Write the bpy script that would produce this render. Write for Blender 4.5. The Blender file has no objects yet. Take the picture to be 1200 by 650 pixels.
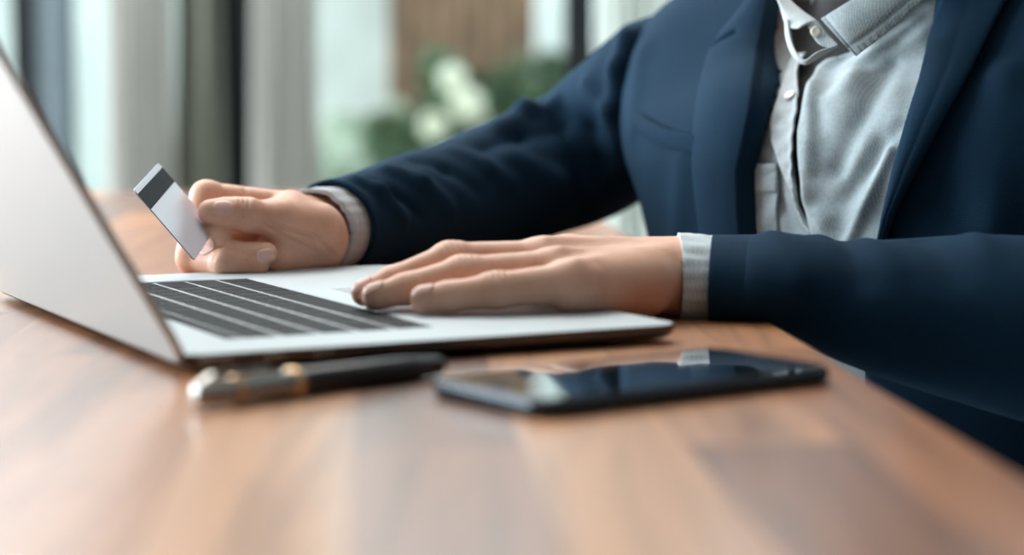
import bpy, bmesh, math, random
import numpy as np
from mathutils import Vector, Matrix

random.seed(7); np.random.seed(7)
C = bpy.context.scene.collection
sc = bpy.context.scene
pi = math.pi

# ------------------------------------------------------------------ camera, world, lights
# metres; table top at z = 0, floor at z = -0.75; the camera looks along +Y
FPX, PITCH, CZ = 2363.0, math.radians(5.54), 0.1261
FOCUS, APERTURE = 1.165, 0.0185
EXPOSURE = 0.45
SKY = (0.80, 0.92, 1.0); SKY_STRENGTH = 2.0
LEFT_WINDOW_W, TOP_FILL_W = 235.0, 55.0

cam_d = bpy.data.cameras.new('camera')
cam = bpy.data.objects.new('camera', cam_d); C.objects.link(cam)
cam.location = (0, 0, CZ)
cam.rotation_euler = (pi/2 - PITCH, 0, 0)
cam_d.sensor_width = 36.0
cam_d.lens = FPX/1200*36
cam_d.clip_start = 0.02
cam_d.dof.use_dof = True
cam_d.dof.focus_distance = FOCUS
cam_d.dof.aperture_fstop = cam_d.lens/1000/APERTURE
sc.camera = cam
sc.view_settings.view_transform = 'Standard'
sc.view_settings.look = 'None'
sc.view_settings.exposure = EXPOSURE
sc.view_settings.gamma = 1.0
sc.view_settings.use_curve_mapping = False
try:
    sc.cycles.use_denoising = True
    sc.cycles.max_bounces = 10
    sc.cycles.transparent_max_bounces = 16
    sc.cycles.sample_clamp_indirect = 6
except Exception:
    pass

world = bpy.data.worlds.new('sky'); sc.world = world
world.use_nodes = True
bg = world.node_tree.nodes['Background']
bg.inputs[0].default_value = (*SKY, 1); bg.inputs[1].default_value = SKY_STRENGTH

def area_light(name, loc, rot, sx, sy, power, color):
    d = bpy.data.lights.new(name, 'AREA'); d.shape = 'RECTANGLE'
    d.size, d.size_y, d.energy, d.color = sx, sy, power, color
    o = bpy.data.objects.new(name, d); C.objects.link(o)
    o.location = loc; o.rotation_euler = rot
    return o
# daylight entering through the glass wall on the camera's left, ; the sky and an added overhead fill light the rest
area_light('daylight_side_window', (-3.05, 2.75, 0.55), (0, -pi/2, 0), 2.3, 4.0, LEFT_WINDOW_W, (0.86, 0.94, 1.0))
area_light('top_fill_light', (-0.7, 2.7, 1.90), (0, 0, 0), 2.0, 2.0, TOP_FILL_W, (1.0, 0.97, 0.93))  # added fill, no visible source: top light for hands, sleeves and shoulders

# ------------------------------------------------------------------ pixel helpers
cP, sP = math.cos(PITCH), math.sin(PITCH)
def ray(x, y):
    a = (x-600)/FPX; b = (325-y)/FPX
    return np.array([a, cP+b*sP, -sP+b*cP])
def at(x, y, Y):
    d = ray(x, y); return np.array([0, 0, CZ]) + d*(Y/d[1])
def on(x, y, z):
    d = ray(x, y); return np.array([0, 0, CZ]) + d*((z-CZ)/d[2])

# ------------------------------------------------------------------ materials
class NT:
    def __init__(s, name):
        s.m = bpy.data.materials.new(name); s.m.use_nodes = True
        s.t = s.m.node_tree; s.b = s.t.nodes['Principled BSDF']; s.out = s.t.nodes['Material Output']
    def n(s, typ, **kw):
        nd = s.t.nodes.new(typ)
        for k, v in kw.items():
            if k.startswith('i_'):
                nd.inputs[k[2:].replace('_', ' ')].default_value = v
            else: setattr(nd, k, v)
        return nd
    def l(s, a, b): s.t.links.new(a, b)
    def set(s, **kw):
        for k, v in kw.items():
            s.b.inputs[k.replace('_', ' ')].default_value = v
        return s
    def ramp(s, fac, stops):
        r = s.n('ShaderNodeValToRGB'); e = r.color_ramp.elements
        while len(e) < len(stops): e.new(0.5)
        for el, (p, c) in zip(e, stops): el.position = p; el.color = (*c, 1)
        s.l(fac, r.inputs[0]); return r.outputs[0]
    def coords(s, which='Object', scale=(1,1,1), rot=(0,0,0)):
        tc = s.n('ShaderNodeTexCoord'); mp = s.n('ShaderNodeMapping')
        mp.inputs['Scale'].default_value = scale; mp.inputs['Rotation'].default_value = rot
        s.l(tc.outputs[which], mp.inputs[0]); return mp.outputs[0]
    def noise(s, vec, scale, detail=4, rough=0.55, dist=0):
        nd = s.n('ShaderNodeTexNoise'); nd.inputs['Scale'].default_value = scale
        nd.inputs['Detail'].default_value = detail; nd.inputs['Roughness'].default_value = rough
        nd.inputs['Distortion'].default_value = dist
        s.l(vec, nd.inputs['Vector']); return nd.outputs['Fac']
    def bump(s, h, strength, dist=0.001):
        b = s.n('ShaderNodeBump'); b.inputs['Strength'].default_value = strength
        b.inputs['Distance'].default_value = dist
        s.l(h, b.inputs['Height']); s.l(b.outputs[0], s.b.inputs['Normal'])
    def mix(s, fac, a, b, blend='MIX'):
        m = s.n('ShaderNodeMix', data_type='RGBA', blend_type=blend)
        for sock, v in ((m.inputs[0], fac), (m.inputs[6], a), (m.inputs[7], b)):
            if isinstance(v, (int, float)): sock.default_value = v
            elif isinstance(v, tuple): sock.default_value = (*v, 1) if len(v) == 3 else v
            else: s.l(v, sock)
        return m.outputs[2]

def plain(name, col, rough=0.5, metal=0.0, var=0.08, scale=30, bump=0.0, **kw):
    t = NT(name); v = t.coords(); f = t.noise(v, scale)
    lo = tuple(c*(1-var) for c in col); hi = tuple(min(1, c*(1+var)) for c in col)
    t.l(t.ramp(f, [(0.3, lo), (0.7, hi)]), t.b.inputs['Base Color'])
    t.set(Roughness=rough, Metallic=metal, **kw)
    if bump: t.bump(f, bump)
    return t.m

def wood_mat():
    t = NT('walnut_staves')
    tc = t.n('ShaderNodeTexCoord')
    br = t.n('ShaderNodeTexBrick'); br.offset = 0.42; br.offset_frequency = 2; br.squash = 1.0
    for k, v in {'Scale': 1.0, 'Mortar Size': 0.0006, 'Mortar Smooth': 0.3, 'Bias': 0.0, 'Brick Width': 0.43, 'Row Height': 0.058}.items():
        br.inputs[k].default_value = v
    br.inputs['Color1'].default_value = (0, 0, 0, 1); br.inputs['Color2'].default_value = (1, 1, 1, 1); br.inputs['Mortar'].default_value = (0.35, 0.35, 0.35, 1)
    mp = t.n('ShaderNodeMapping'); mp.inputs['Rotation'].default_value = (0, 0, pi/2-0.0672); mp.inputs['Location'].default_value = (1.555, 0.1055, 0)
    t.l(tc.outputs['Object'], mp.inputs[0]); t.l(mp.outputs[0], br.inputs['Vector'])
    tone = t.ramp(br.outputs['Color'], [(0.0, (0.12, 0.054, 0.038)), (0.25, (0.27, 0.110, 0.054)), (0.5, (0.40, 0.165, 0.072)), (0.75, (0.47, 0.20, 0.086)), (1.0, (0.62, 0.32, 0.16))])
    mg = t.n('ShaderNodeMapping'); mg.inputs['Scale'].default_value = (22, 1.6, 22); mg.inputs['Rotation'].default_value = (0, 0, -0.0672)
    off = t.mix(0.15, tc.outputs['Object'], br.outputs['Color'], 'ADD')
    t.l(off, mg.inputs[0])
    g = t.noise(mg.outputs[0], 2.2, 7, 0.6, 0.9)
    grain = t.ramp(g, [(0.25, (0.42, 0.38, 0.36)), (0.5, (0.95, 0.92, 0.9)), (0.75, (1.25, 1.2, 1.15))])
    col = t.mix(1.0, tone, grain, 'MULTIPLY')
    t.l(col, t.b.inputs['Base Color'])
    t.set(Roughness=0.45, **{'Specular_IOR_Level': 0.38, 'Coat_Weight': 0.60, 'Coat_Roughness': 0.22})
    t.bump(g, 0.05, 0.001)
    return t.m

def skin_mat():
    t = NT('skin'); v = t.coords()
    big = t.noise(v, 38, 4); small = t.noise(v, 900, 3)
    base = t.ramp(big, [(0.3, (0.67, 0.345, 0.23)), (0.55, (0.78, 0.44, 0.31)), (0.8, (0.84, 0.52, 0.39))])
    col = t.mix(0.10, base, t.ramp(small, [(0.35, (0.35, 0.15, 0.1)), (0.65, (0.9, 0.65, 0.5))]))
    t.l(col, t.b.inputs['Base Color'])
    vo = t.n('ShaderNodeTexVoronoi'); vo.inputs['Scale'].default_value = 950; t.l(v, vo.inputs['Vector'])
    mm = t.mix(0.5, vo.outputs['Distance'], small)
    t.set(Roughness=0.46, **{'Subsurface_Weight': 0.12, 'Subsurface_Radius': (0.010, 0.004, 0.002), 'Subsurface_Scale': 0.35, 'Specular_IOR_Level': 0.42})
    t.bump(mm, 0.16, 0.0005)
    return t.m

def navy_mat():
    t = NT('navy_wool'); v = t.coords()
    f = t.noise(v, 1500, 2); g = t.noise(v, 12, 3)
    w = t.n('ShaderNodeTexWave', wave_type='BANDS'); w.inputs['Scale'].default_value = 420; w.inputs['Distortion'].default_value = 1.2
    w.bands_direction = 'DIAGONAL'; t.l(v, w.inputs['Vector'])
    base = t.ramp(g, [(0.3, (0.0052, 0.0205, 0.042)), (0.7, (0.0072, 0.0285, 0.056))])
    col = t.mix(0.22, base, t.ramp(f, [(0.35, (0.003, 0.010, 0.020)), (0.7, (0.018, 0.060, 0.112))]))
    t.l(col, t.b.inputs['Base Color'])
    t.set(Roughness=0.85, **{'Sheen_Weight': 0.03, 'Sheen_Roughness': 0.45, 'Sheen_Tint': (0.30, 0.60, 0.95, 1), 'Specular_IOR_Level': 0.08})
    t.bump(t.mix(0.5, w.outputs['Fac'], f), 0.22, 0.0006)
    return t.m

def chambray_mat(name, lo, hi):
    t = NT(name)
    v = t.coords()
    def bands(rot, sc_):
        m = t.n('ShaderNodeMapping'); m.inputs['Rotation'].default_value = rot
        t.l(v, m.inputs[0])
        w = t.n('ShaderNodeTexWave', wave_type='BANDS'); w.inputs['Scale'].default_value = sc_
        w.inputs['Distortion'].default_value = 1.5; w.inputs['Detail'].default_value = 2; w.inputs['Detail Scale'].default_value = 3
        t.l(m.outputs[0], w.inputs['Vector']); return w.outputs['Fac']
    a = bands((0, 0.75, 0.8), 230); b = bands((0.5, -0.75, 0.8), 230)
    n1 = t.noise(v, 700, 3); n2 = t.noise(v, 60, 4)
    weave = t.mix(0.6, t.mix(0.5, a, b), n1)
    md = tuple((p+q)/2 for p, q in zip(lo, hi))
    base = t.mix(0.30, t.ramp(weave, [(0.30, lo), (0.70, hi)]), md)
    col = t.mix(0.25, base, t.ramp(n2, [(0.3, lo), (0.7, hi)]))
    t.l(col, t.b.inputs['Base Color'])
    t.set(Roughness=0.9, **{'Sheen_Weight': 0.15, 'Specular_IOR_Level': 0.15})
    t.bump(weave, 0.15, 0.0006)
    return t.m

def glass_mat():
    t = NT('window_glass')
    t.t.nodes.remove(t.b)
    tr = t.n('ShaderNodeBsdfTransparent'); gl = t.n('ShaderNodeBsdfGlossy'); gl.inputs['Roughness'].default_value = 0.02
    tr.inputs[0].default_value = (0.95, 0.985, 0.97, 1)
    fr = t.n('ShaderNodeFresnel'); fr.inputs[0].default_value = 1.35
    mx = t.n('ShaderNodeMixShader'); t.l(fr.outputs[0], mx.inputs[0]); t.l(tr.outputs[0], mx.inputs[1]); t.l(gl.outputs[0], mx.inputs[2])
    t.l(mx.outputs[0], t.out.inputs[0]); return t.m

def curtain_mat(name, c, trans):
    t = NT(name); v = t.coords(); f = t.noise(v, 400, 3)
    t.l(t.ramp(f, [(0.3, tuple(x*0.85 for x in c)), (0.7, tuple(min(1, x*1.1) for x in c))]), t.b.inputs['Base Color'])
    t.set(Roughness=0.95)
    tl = t.n('ShaderNodeBsdfTranslucent'); tl.inputs[0].default_value = (*c, 1)
    mx = t.n('ShaderNodeMixShader'); mx.inputs[0].default_value = trans
    t.l(t.b.outputs[0], mx.inputs[1]); t.l(tl.outputs[0], mx.inputs[2]); t.l(mx.outputs[0], t.out.inputs[0])
    return t.m

M = dict(
    wood=wood_mat(), skin=skin_mat(), navy=navy_mat(),
    shirt=chambray_mat('chambray', (0.14, 0.19, 0.215), (0.58, 0.67, 0.705)),
    cuff_pale=chambray_mat('chambray_pale', (0.36, 0.43, 0.46), (0.74, 0.81, 0.84)),
    cuff_grey=chambray_mat('chambray_grey', (0.30, 0.32, 0.34), (0.58, 0.60, 0.62)),
    nail=plain('fingernail', (0.78, 0.475, 0.385), 0.38, var=0.04, scale=200),
    alu=plain('aluminium', (0.49, 0.55, 0.575), 0.5, 0.35, 0.02, 900, 0.02),
    alu_lid=plain('aluminium_lid', (0.54, 0.565, 0.56), 0.45, 0.6, 0.02, 900, 0.02),
    alu_shade_seam=plain('aluminium_shade_seam', (0.10, 0.09, 0.085), 0.35, 0.9, 0.04, 500),
    black=plain('black_plastic', (0.018, 0.020, 0.023), 0.42, var=0.15, scale=300),
    key=plain('key_black', (0.014, 0.017, 0.021), 0.65, var=0.15, scale=500, **{'Specular_IOR_Level': 0.12}),
    rubber=plain('rubber', (0.02, 0.02, 0.02), 0.8),
    screen=plain('screen_glass', (0.012, 0.013, 0.015), 0.06, var=0.05),
    phone_glass=plain('phone_glass', (0.006, 0.008, 0.012), 0.05, var=0.05, **{'IOR': 1.6, 'Coat_Weight': 0.6, 'Coat_Roughness': 0.02}),
    phone_metal=plain('phone_metal', (0.040, 0.050, 0.060), 0.2, 0.8, 0.05),
    silver=plain('pen_silver', (0.36, 0.35, 0.33), 0.22, 0.95, 0.05),
    gold=plain('pen_brass', (0.75, 0.48, 0.26), 0.2, 0.95, 0.05),
    pen_black=plain('pen_black', (0.014, 0.015, 0.018), 0.3, var=0.1),
    card=plain('card_plastic', (0.60, 0.61, 0.68), 0.30, var=0.03, scale=1500),
    card_edge=plain('card_edge', (0.84, 0.84, 0.88), 0.4, var=0.02),
    stripe=plain('magnetic_stripe', (0.020, 0.026, 0.032), 0.7, var=0.1, **{'Specular_IOR_Level': 0.12}),
    button=plain('shirt_button', (0.80, 0.77, 0.68), 0.35, var=0.06, scale=600),
    horn=plain('jacket_button', (0.03, 0.03, 0.035), 0.25, var=0.2),
    thread=plain('stitching', (0.30, 0.38, 0.42), 0.9),
    gap_dark=plain('inner_panel_dark', (0.012, 0.013, 0.015), 0.95, var=0.2, scale=300),
    eye=plain('eye_white', (0.75, 0.73, 0.70), 0.25, var=0.03), lips=plain('lips', (0.50, 0.22, 0.18), 0.45, var=0.06),
    trouser=plain('trouser_cloth', (0.020, 0.024, 0.032), 0.9, var=0.2, scale=400, bump=0.1),
    shoe=plain('shoe_leather', (0.05, 0.03, 0.02), 0.35),
    hair=plain('hair', (0.015, 0.012, 0.010), 0.5, var=0.3, scale=200, bump=0.4),
    metal_leg=plain('black_steel', (0.03, 0.03, 0.032), 0.5, 0.6),
    frame=plain('window_frame_paint', (0.009, 0.011, 0.012), 0.7, var=0.1, **{'Specular_IOR_Level': 0.15}),
    frame_blue=plain('blue_grey_panel', (0.07, 0.095, 0.108), 0.6, var=0.1),
    plaster=plain('plaster', (0.62, 0.62, 0.60), 0.9, var=0.05, scale=8),
    dark_wall=plain('dark_wall', (0.11, 0.115, 0.12), 0.85, var=0.1, scale=6),
    floor=plain('floor_boards', (0.33, 0.36, 0.35), 0.45, var=0.15, scale=4),
    curtain=curtain_mat('linen_curtain', (0.70, 0.69, 0.66), 0.6),
    curtain_olive=curtain_mat('olive_curtain', (0.30, 0.31, 0.26), 0.4),
    sheer=curtain_mat('sheer_curtain', (0.85, 0.88, 0.85), 0.55),
    glass=glass_mat(),
    leaf=plain('leaf_green', (0.075, 0.125, 0.055), 0.5, var=0.5, scale=6),
    leaf_pale=plain('leaf_pale', (0.50, 0.56, 0.44), 0.5, var=0.4, scale=6),
    blossom=plain('blossom_cream', (0.86, 0.84, 0.68), 0.7, var=0.1, scale=10),
    bark=plain('bark', (0.10, 0.07, 0.05), 0.9, var=0.3),
    hut_wood=plain('hut_boards', (0.22, 0.125, 0.075), 0.8, var=0.4, scale=5),
    pale_wall=plain('garden_wall_render', (0.76, 0.79, 0.76), 0.9, var=0.10, scale=3),
    ground=plain('paving', (0.42, 0.44, 0.40), 0.9, var=0.15, scale=5),
    seat_fabric=plain('chair_fabric', (0.06, 0.06, 0.065), 0.9, var=0.2, scale=200, bump=0.2),
)

# ------------------------------------------------------------------ object helpers
def tag(o, label=None, cat=None, group=None, kind=None):
    if label: o['label'] = label
    if cat: o['category'] = cat
    if group: o['group'] = group
    if kind: o['kind'] = kind
    return o
def empty(name, loc, label, cat, group=None):
    o = bpy.data.objects.new(name, None); C.objects.link(o); o.location = tuple(loc); o.empty_display_size = 0.05
    return tag(o, label, cat, group)
def wloc(o):
    v = Vector((0, 0, 0))
    while o is not None: v = v + o.location; o = o.parent
    return v
def mesh(name, V, F, m, parent=None, loc=None, smooth=True, flip=False):
    """vertices in scene coordinates; stored relative to the object's own origin"""
    V = np.asarray(V, float)
    if loc is None: loc = (V.min(0)+V.max(0))/2
    loc = np.asarray(loc, float)
    me = bpy.data.meshes.new(name)
    me.from_pydata((V-loc).tolist(), [], [tuple(int(i) for i in f) for f in F])
    if flip: me.flip_normals()
    me.polygons.foreach_set('use_smooth', [smooth]*len(me.polygons))
    for mm in (m if isinstance(m, (list, tuple)) else [m]): me.materials.append(mm)
    me.update()
    o = bpy.data.objects.new(name, me); C.objects.link(o)
    if parent is not None:
        o.parent = parent; o.location = Vector(loc) - wloc(parent)
    else: o.location = Vector(loc)
    return o
def bm_obj(name, bm, m, parent=None, loc=(0,0,0), smooth=False):
    bm.normal_update()
    V = np.array([v.co[:] for v in bm.verts]); bm.verts.index_update()
    F = [[v.index for v in f.verts] for f in bm.faces]; bm.free()
    return mesh(name, V + np.asarray(loc, float), F, m, parent, None, smooth)
def add_box(bm, lo, hi, bevel=0.0, seg=2, rotz=0.0, pivot=None, mat=None):
    lo, hi = Vector(lo), Vector(hi); r = bmesh.ops.create_cube(bm, size=1.0)
    vs = r['verts']; c = (lo+hi)/2; d = hi-lo
    for v in vs: v.co = Vector((v.co.x*d.x, v.co.y*d.y, v.co.z*d.z)) + c
    if bevel > 0:
        es = list({e for v in vs for e in v.link_edges})
        rb = bmesh.ops.bevel(bm, geom=es, offset=bevel, segments=seg, affect='EDGES', profile=0.6)
        vs = list({v for f in rb['faces'] for v in f.verts} | {v for v in vs if v.is_valid})
    if rotz:
        R = Matrix.Rotation(rotz, 3, 'Z'); p = Vector(pivot if pivot is not None else c)
        for v in vs: v.co = R @ (v.co-p) + p
    if mat is not None:
        for v in vs: v.co = mat @ v.co
    return vs
def box(name, lo, hi, m, parent=None, bevel=0.0, seg=2, rotz=0.0, pivot=None, smooth=False):
    bm = bmesh.new(); add_box(bm, lo, hi, bevel, seg, rotz, pivot); return bm_obj(name, bm, m, parent, smooth=smooth)
def struct(o): o['kind'] = 'structure'; return o
def rounded_slab(name, L, Wd, z0, z1, rad, edge, frame, m, parent=None, n=8, smooth=True, inset_bottom=0.0):
    """plate with rounded corners and softly rolled top/bottom edges; frame = (origin, ex, ey, ez)"""
    O, ex, ey, ez = [np.asarray(a, float) for a in frame]
    def outline(off):
        pts = []
        r = max(rad-off, 0.0004)
        for cx, cy, a0 in ((L-rad, Wd-rad, 0), (rad, Wd-rad, pi/2), (rad, rad, pi), (L-rad, rad, 1.5*pi)):
            for k in range(n+1):
                a = a0 + pi/2*k/n; pts.append((cx+r*math.cos(a), cy+r*math.sin(a)))
        return pts
    prof = []
    K = 4
    prof.append((edge+inset_bottom+0.006 if inset_bottom else edge*1.5, z0))
    for k in range(K+1):
        a = pi/2*k/K; prof.append(((edge+inset_bottom)*(1-math.sin(a)), z0+edge*(1-math.cos(a)) if not inset_bottom else z0+(z1-z0)*0.55*(1-math.cos(a))))
    for k in range(1, K+1):
        a = pi/2*k/K; prof.append((edge*(1-math.cos(a)), z1-edge+edge*math.sin(a)))
    V = []; F = []
    rings = [outline(p[0]) for p in prof]; N = len(rings[0])
    for (off, z), rg in zip(prof, rings):
        for x, y in rg: V.append(O+ex*x+ey*y+ez*z)
    for i in range(len(prof)-1):
        for j in range(N):
            F.append((i*N+j, i*N+(j+1)%N, (i+1)*N+(j+1)%N, (i+1)*N+j))
    F.append(tuple(range(N-1, -1, -1))); F.append(tuple((len(prof)-1)*N+j for j in range(N)))
    o = mesh(name, V, F, m, parent, None, smooth)
    o.data.polygons[-1].use_smooth = False; o.data.polygons[-2].use_smooth = False
    wn = o.modifiers.new('wn', 'WEIGHTED_NORMAL'); wn.keep_sharp = False
    return o
def catmull(P, n):
    P = np.asarray(P, float); m = len(P)
    t = np.linspace(0, m-1, n); out = []
    for x in t:
        i = min(int(x), m-2); f = x-i
        p0, p1, p2, p3 = P[max(i-1, 0)], P[i], P[i+1], P[min(i+2, m-1)]
        out.append(0.5*((2*p1)+(p2-p0)*f+(2*p0-5*p1+4*p2-p3)*f*f+(3*p1-p0-3*p2+p3)*f**3))
    return np.array(out)
def loft(name, keys, nu, nv, m, parent, disp=None, caps=False, up=(0, 0, 1), sq=2.0, solid=0.0):
    """keys: (x, y, z, half_width, half_height); tube lofted through them"""
    K = catmull(keys, nv); Cn = K[:, :3]; V = []
    T = np.gradient(Cn, axis=0); T /= np.linalg.norm(T, axis=1)[:, None]
    up = np.asarray(up, float)
    N = []
    for i in range(nv):
        sx = np.cross(T[i], up); sx /= np.linalg.norm(sx); sz = np.cross(sx, T[i])
        for j in range(nu):
            a = 2*pi*j/nu; c, s = math.cos(a), math.sin(a)
            c = math.copysign(abs(c)**(2/sq), c); s = math.copysign(abs(s)**(2/sq), s)
            dirv = sx*c*K[i, 3] + sz*s*K[i, 4]
            V.append(Cn[i]+dirv); N.append(dirv/np.linalg.norm(dirv))
    V = np.array(V); N = np.array(N)
    if disp is not None: V = V + N*disp(V, N)[:, None]
    F = [(i*nu+j, i*nu+(j+1) % nu, (i+1)*nu+(j+1) % nu, (i+1)*nu+j) for i in range(nv-1) for j in range(nu)]
    if caps: F += [tuple(range(nu-1, -1, -1)), tuple((nv-1)*nu+j for j in range(nu))]
    o = mesh(name, V, F, m, parent)
    if solid: s = o.modifiers.new('s', 'SOLIDIFY'); s.thickness = solid; s.offset = -1
    return o
def lathe(name, prof, p0, axis, m, parent, n=24):
    p0 = np.asarray(p0, float); ax = np.asarray(axis, float); ax /= np.linalg.norm(ax)
    a = np.cross(ax, [0, 0, 1.0]); a = np.array([1.0, 0, 0]) if np.linalg.norm(a) < 1e-4 else a/np.linalg.norm(a); b = np.cross(ax, a)
    V = []
    for t, r in prof:
        for j in range(n):
            q = 2*pi*j/n; V.append(p0+ax*t+(a*math.cos(q)+b*math.sin(q))*max(r, 1e-5))
    k = len(prof)
    F = [(i*n+j, (i+1)*n+j, (i+1)*n+(j+1) % n, i*n+(j+1) % n) for i in range(k-1) for j in range(n)]
    F += [tuple(range(n)), tuple((k-1)*n+j for j in range(n-1, -1, -1))]
    o = mesh(name, V, F, m, parent); return o

# ------------------------------------------------------------------ signed distance toolkit
def smin(a, b, k):
    h = np.clip(0.5+0.5*(b-a)/k, 0, 1); return b+(a-b)*h - k*h*(1-h)
def smax(a, b, k): return -smin(-a, -b, k)
def cone(P, a, b, r1, r2):
    a = np.asarray(a, np.float32); b = np.asarray(b, np.float32); ba = b-a; L = float(ba@ba)+1e-12
    t = np.clip(((P-a)@ba)/L, 0, 1)
    d = P-a-t[:, None]*ba
    return np.sqrt(np.einsum('ij,ij->i', d, d)) - (r1+t*(r2-r1))
def ell(P, c, r, ax=None):
    q = P-np.asarray(c, np.float32)
    if ax is not None: q = q@np.asarray(ax, np.float32).T
    r = np.asarray(r, np.float32)
    k0 = np.sqrt(((q/r)**2).sum(1)); k1 = np.sqrt(((q/(r*r))**2).sum(1))+1e-9
    return k0*(k0-1)/k1
def chain(P, pts, k):
    d = None
    for (a, ra), (b, rb) in zip(pts[:-1], pts[1:]):
        e = cone(P, a, b, ra, rb); d = e if d is None else smin(d, e, k)
    return d
def nets(f, lo, hi, h, smooth=1, lam=0.5):
    lo = np.asarray(lo, float); hi = np.asarray(hi, float)
    n = np.ceil((hi-lo)/h).astype(int)+1
    ax = [np.float32(lo[i])+np.arange(n[i], dtype=np.float32)*np.float32(h) for i in range(3)]
    D = np.empty(n, np.float32)
    step = max(1, int(400000/(n[1]*n[2])))
    for i in range(0, n[0], step):
        X, Y, Z = np.meshgrid(ax[0][i:i+step], ax[1], ax[2], indexing='ij')
        D[i:i+step] = f(np.stack([X.ravel(), Y.ravel(), Z.ravel()], 1)).reshape(X.shape)
    ins = D < 0
    cnt = np.zeros(n-1, np.int8)
    offs = [(a, b, c) for a in (0, 1) for b in (0, 1) for c in (0, 1)]
    sl = lambda A, o: A[o[0]:A.shape[0]-1+o[0], o[1]:A.shape[1]-1+o[1], o[2]:A.shape[2]-1+o[2]]
    for o in offs: cnt += sl(ins, o)
    act = (cnt > 0) & (cnt < 8)
    idx = -np.ones(n-1, np.int64); I = np.argwhere(act); idx[act] = np.arange(len(I))
    acc = np.zeros((len(I), 3)); num = np.zeros(len(I))
    for o in offs:
        for a in range(3):
            if o[a]: continue
            q = list(o); q[a] = 1
            d0 = D[I[:, 0]+o[0], I[:, 1]+o[1], I[:, 2]+o[2]]; d1 = D[I[:, 0]+q[0], I[:, 1]+q[1], I[:, 2]+q[2]]
            cr = (d0 < 0) != (d1 < 0); t = np.where(cr, d0/np.where(cr, d0-d1, 1), 0)
            p = np.tile(np.array(o, float), (len(I), 1)); p[:, a] += t
            acc += p*cr[:, None]; num += cr
    V = lo+(I+acc/num[:, None])*h
    F = []
    for a in range(3):
        b, c = (a+1) % 3, (a+2) % 3
        s0 = [slice(None)]*3; s1 = [slice(None)]*3; s0[a] = slice(0, -1); s1[a] = slice(1, None)
        A0, A1 = ins[tuple(s0)], ins[tuple(s1)]
        E = np.argwhere(A0 != A1)
        E = E[(E[:, b] > 0) & (E[:, c] > 0) & (E[:, b] < n[b]-1) & (E[:, c] < n[c]-1)]
        first = A0[E[:, 0], E[:, 1], E[:, 2]]
        def cell(db, dc):
            q = E.copy(); q[:, b] += db; q[:, c] += dc; return idx[q[:, 0], q[:, 1], q[:, 2]]
        Q = np.stack([cell(-1, -1), cell(0, -1), cell(0, 0), cell(-1, 0)], 1)
        Q[~first] = Q[~first][:, ::-1]
        F.append(Q)
    F = np.concatenate(F)
    V = relax(V, F, smooth, lam)
    return V, F
def relax(V, F, it, lam=0.5):
    for _ in range(it):
        S = np.zeros_like(V); N = np.zeros(len(V))
        for k in range(4):
            np.add.at(S, F[:, k], V[F[:, (k+1) % 4]]+V[F[:, k-1]]); np.add.at(N, F[:, k], 2)
        V = V + lam*(S/np.maximum(N, 1)[:, None]-V)
    return V
def keep(V, F, mask):
    """drop vertices where mask is False, with their faces"""
    ok = mask[F].all(1); F = F[ok]; used = np.zeros(len(V), bool); used[F.ravel()] = True
    new = np.cumsum(used)-1; return V[used], new[F]
def trace(f, O, Dv, off=0.0, steps=80, t0=0.6, tmax=2.6):
    O = np.asarray(O, float); Dv = Dv/np.linalg.norm(Dv, axis=1)[:, None]
    t = np.full(len(Dv), t0)
    for _ in range(steps):
        d = f((O+Dv*t[:, None]).astype(np.float32))-off
        t = np.minimum(t+d*0.8, tmax)
    return O+Dv*t[:, None]
def grad(f, P, e=0.002):
    P = np.asarray(P, np.float32); g = []
    for i in range(3):
        v = np.zeros(3, np.float32); v[i] = e; g.append(f(P+v)-f(P-v))
    g = np.stack(g, 1); return g/(np.linalg.norm(g, axis=1)[:, None]+1e-9)
def pix_trace(f, px, py, off=0.0):
    Dv = np.stack([ray(x, y) for x, y in zip(np.ravel(px), np.ravel(py))])
    return trace(f, (0, 0, CZ), Dv, off)
def interp(curve, y):
    c = sorted(curve); return np.interp(y, [p[0] for p in c], [p[1] for p in c])

exec_order = None
# ================================================================== STRUCTURE
FZ = -0.75
struct(box('floor', (-3.3, -2.6, FZ-0.1), (3.3, 5.6, FZ), M['floor']))
struct(box('ceiling', (-3.3, -2.6, 1.95), (3.3, 5.6, 2.05), M['plaster']))
struct(box('wall_right', (3.2, -2.6, FZ), (3.3, 5.6, 1.95), M['dark_wall']))
struct(box('wall_front', (-3.3, -2.6, FZ), (3.3, -2.5, 1.95), M['dark_wall']))
WY = 4.9
def xw(px, Y=WY): return (px-600)/FPX*Y

# back wall: floor-to-ceiling glazing between dark posts
def window_bay(n, x0, x1, y):
    o = struct(box('window_%d' % n, (x0, y-0.005, FZ+0.06), (x1, y+0.005, 1.87), M['glass']))
    for nm, lo, hi in (('window_sill', (x0, y-0.04, FZ), (x1, y+0.04, FZ+0.06)), ('window_head', (x0, y-0.04, 1.87), (x1, y+0.04, 1.95))):
        box(nm, lo, hi, M['frame'], o)
    return o
posts = [(-3.2, -2.9), (xw(24), xw(50)), (xw(255), xw(296)), (xw(661), xw(695)), (2.2, 2.35)]
for i, (a, b) in enumerate(posts):
    struct(box('trim_%d' % (i+1), (a, WY-0.06, FZ), (b, WY+0.06, 1.95), M['frame'], bevel=0.006))
for i in range(4):
    window_bay(i+1, posts[i][1], posts[i+1][0], WY)
struct(box('wall_back', (2.35, WY-0.06, FZ), (3.2, WY+0.06, 1.95), M['plaster']))
# blue-grey fixed panel and pale render panel standing in the glazing
struct(box('trim_6', (xw(50), WY-0.05, FZ), (xw(86), WY+0.05, 1.95), M['frame_blue'], bevel=0.004))
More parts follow.
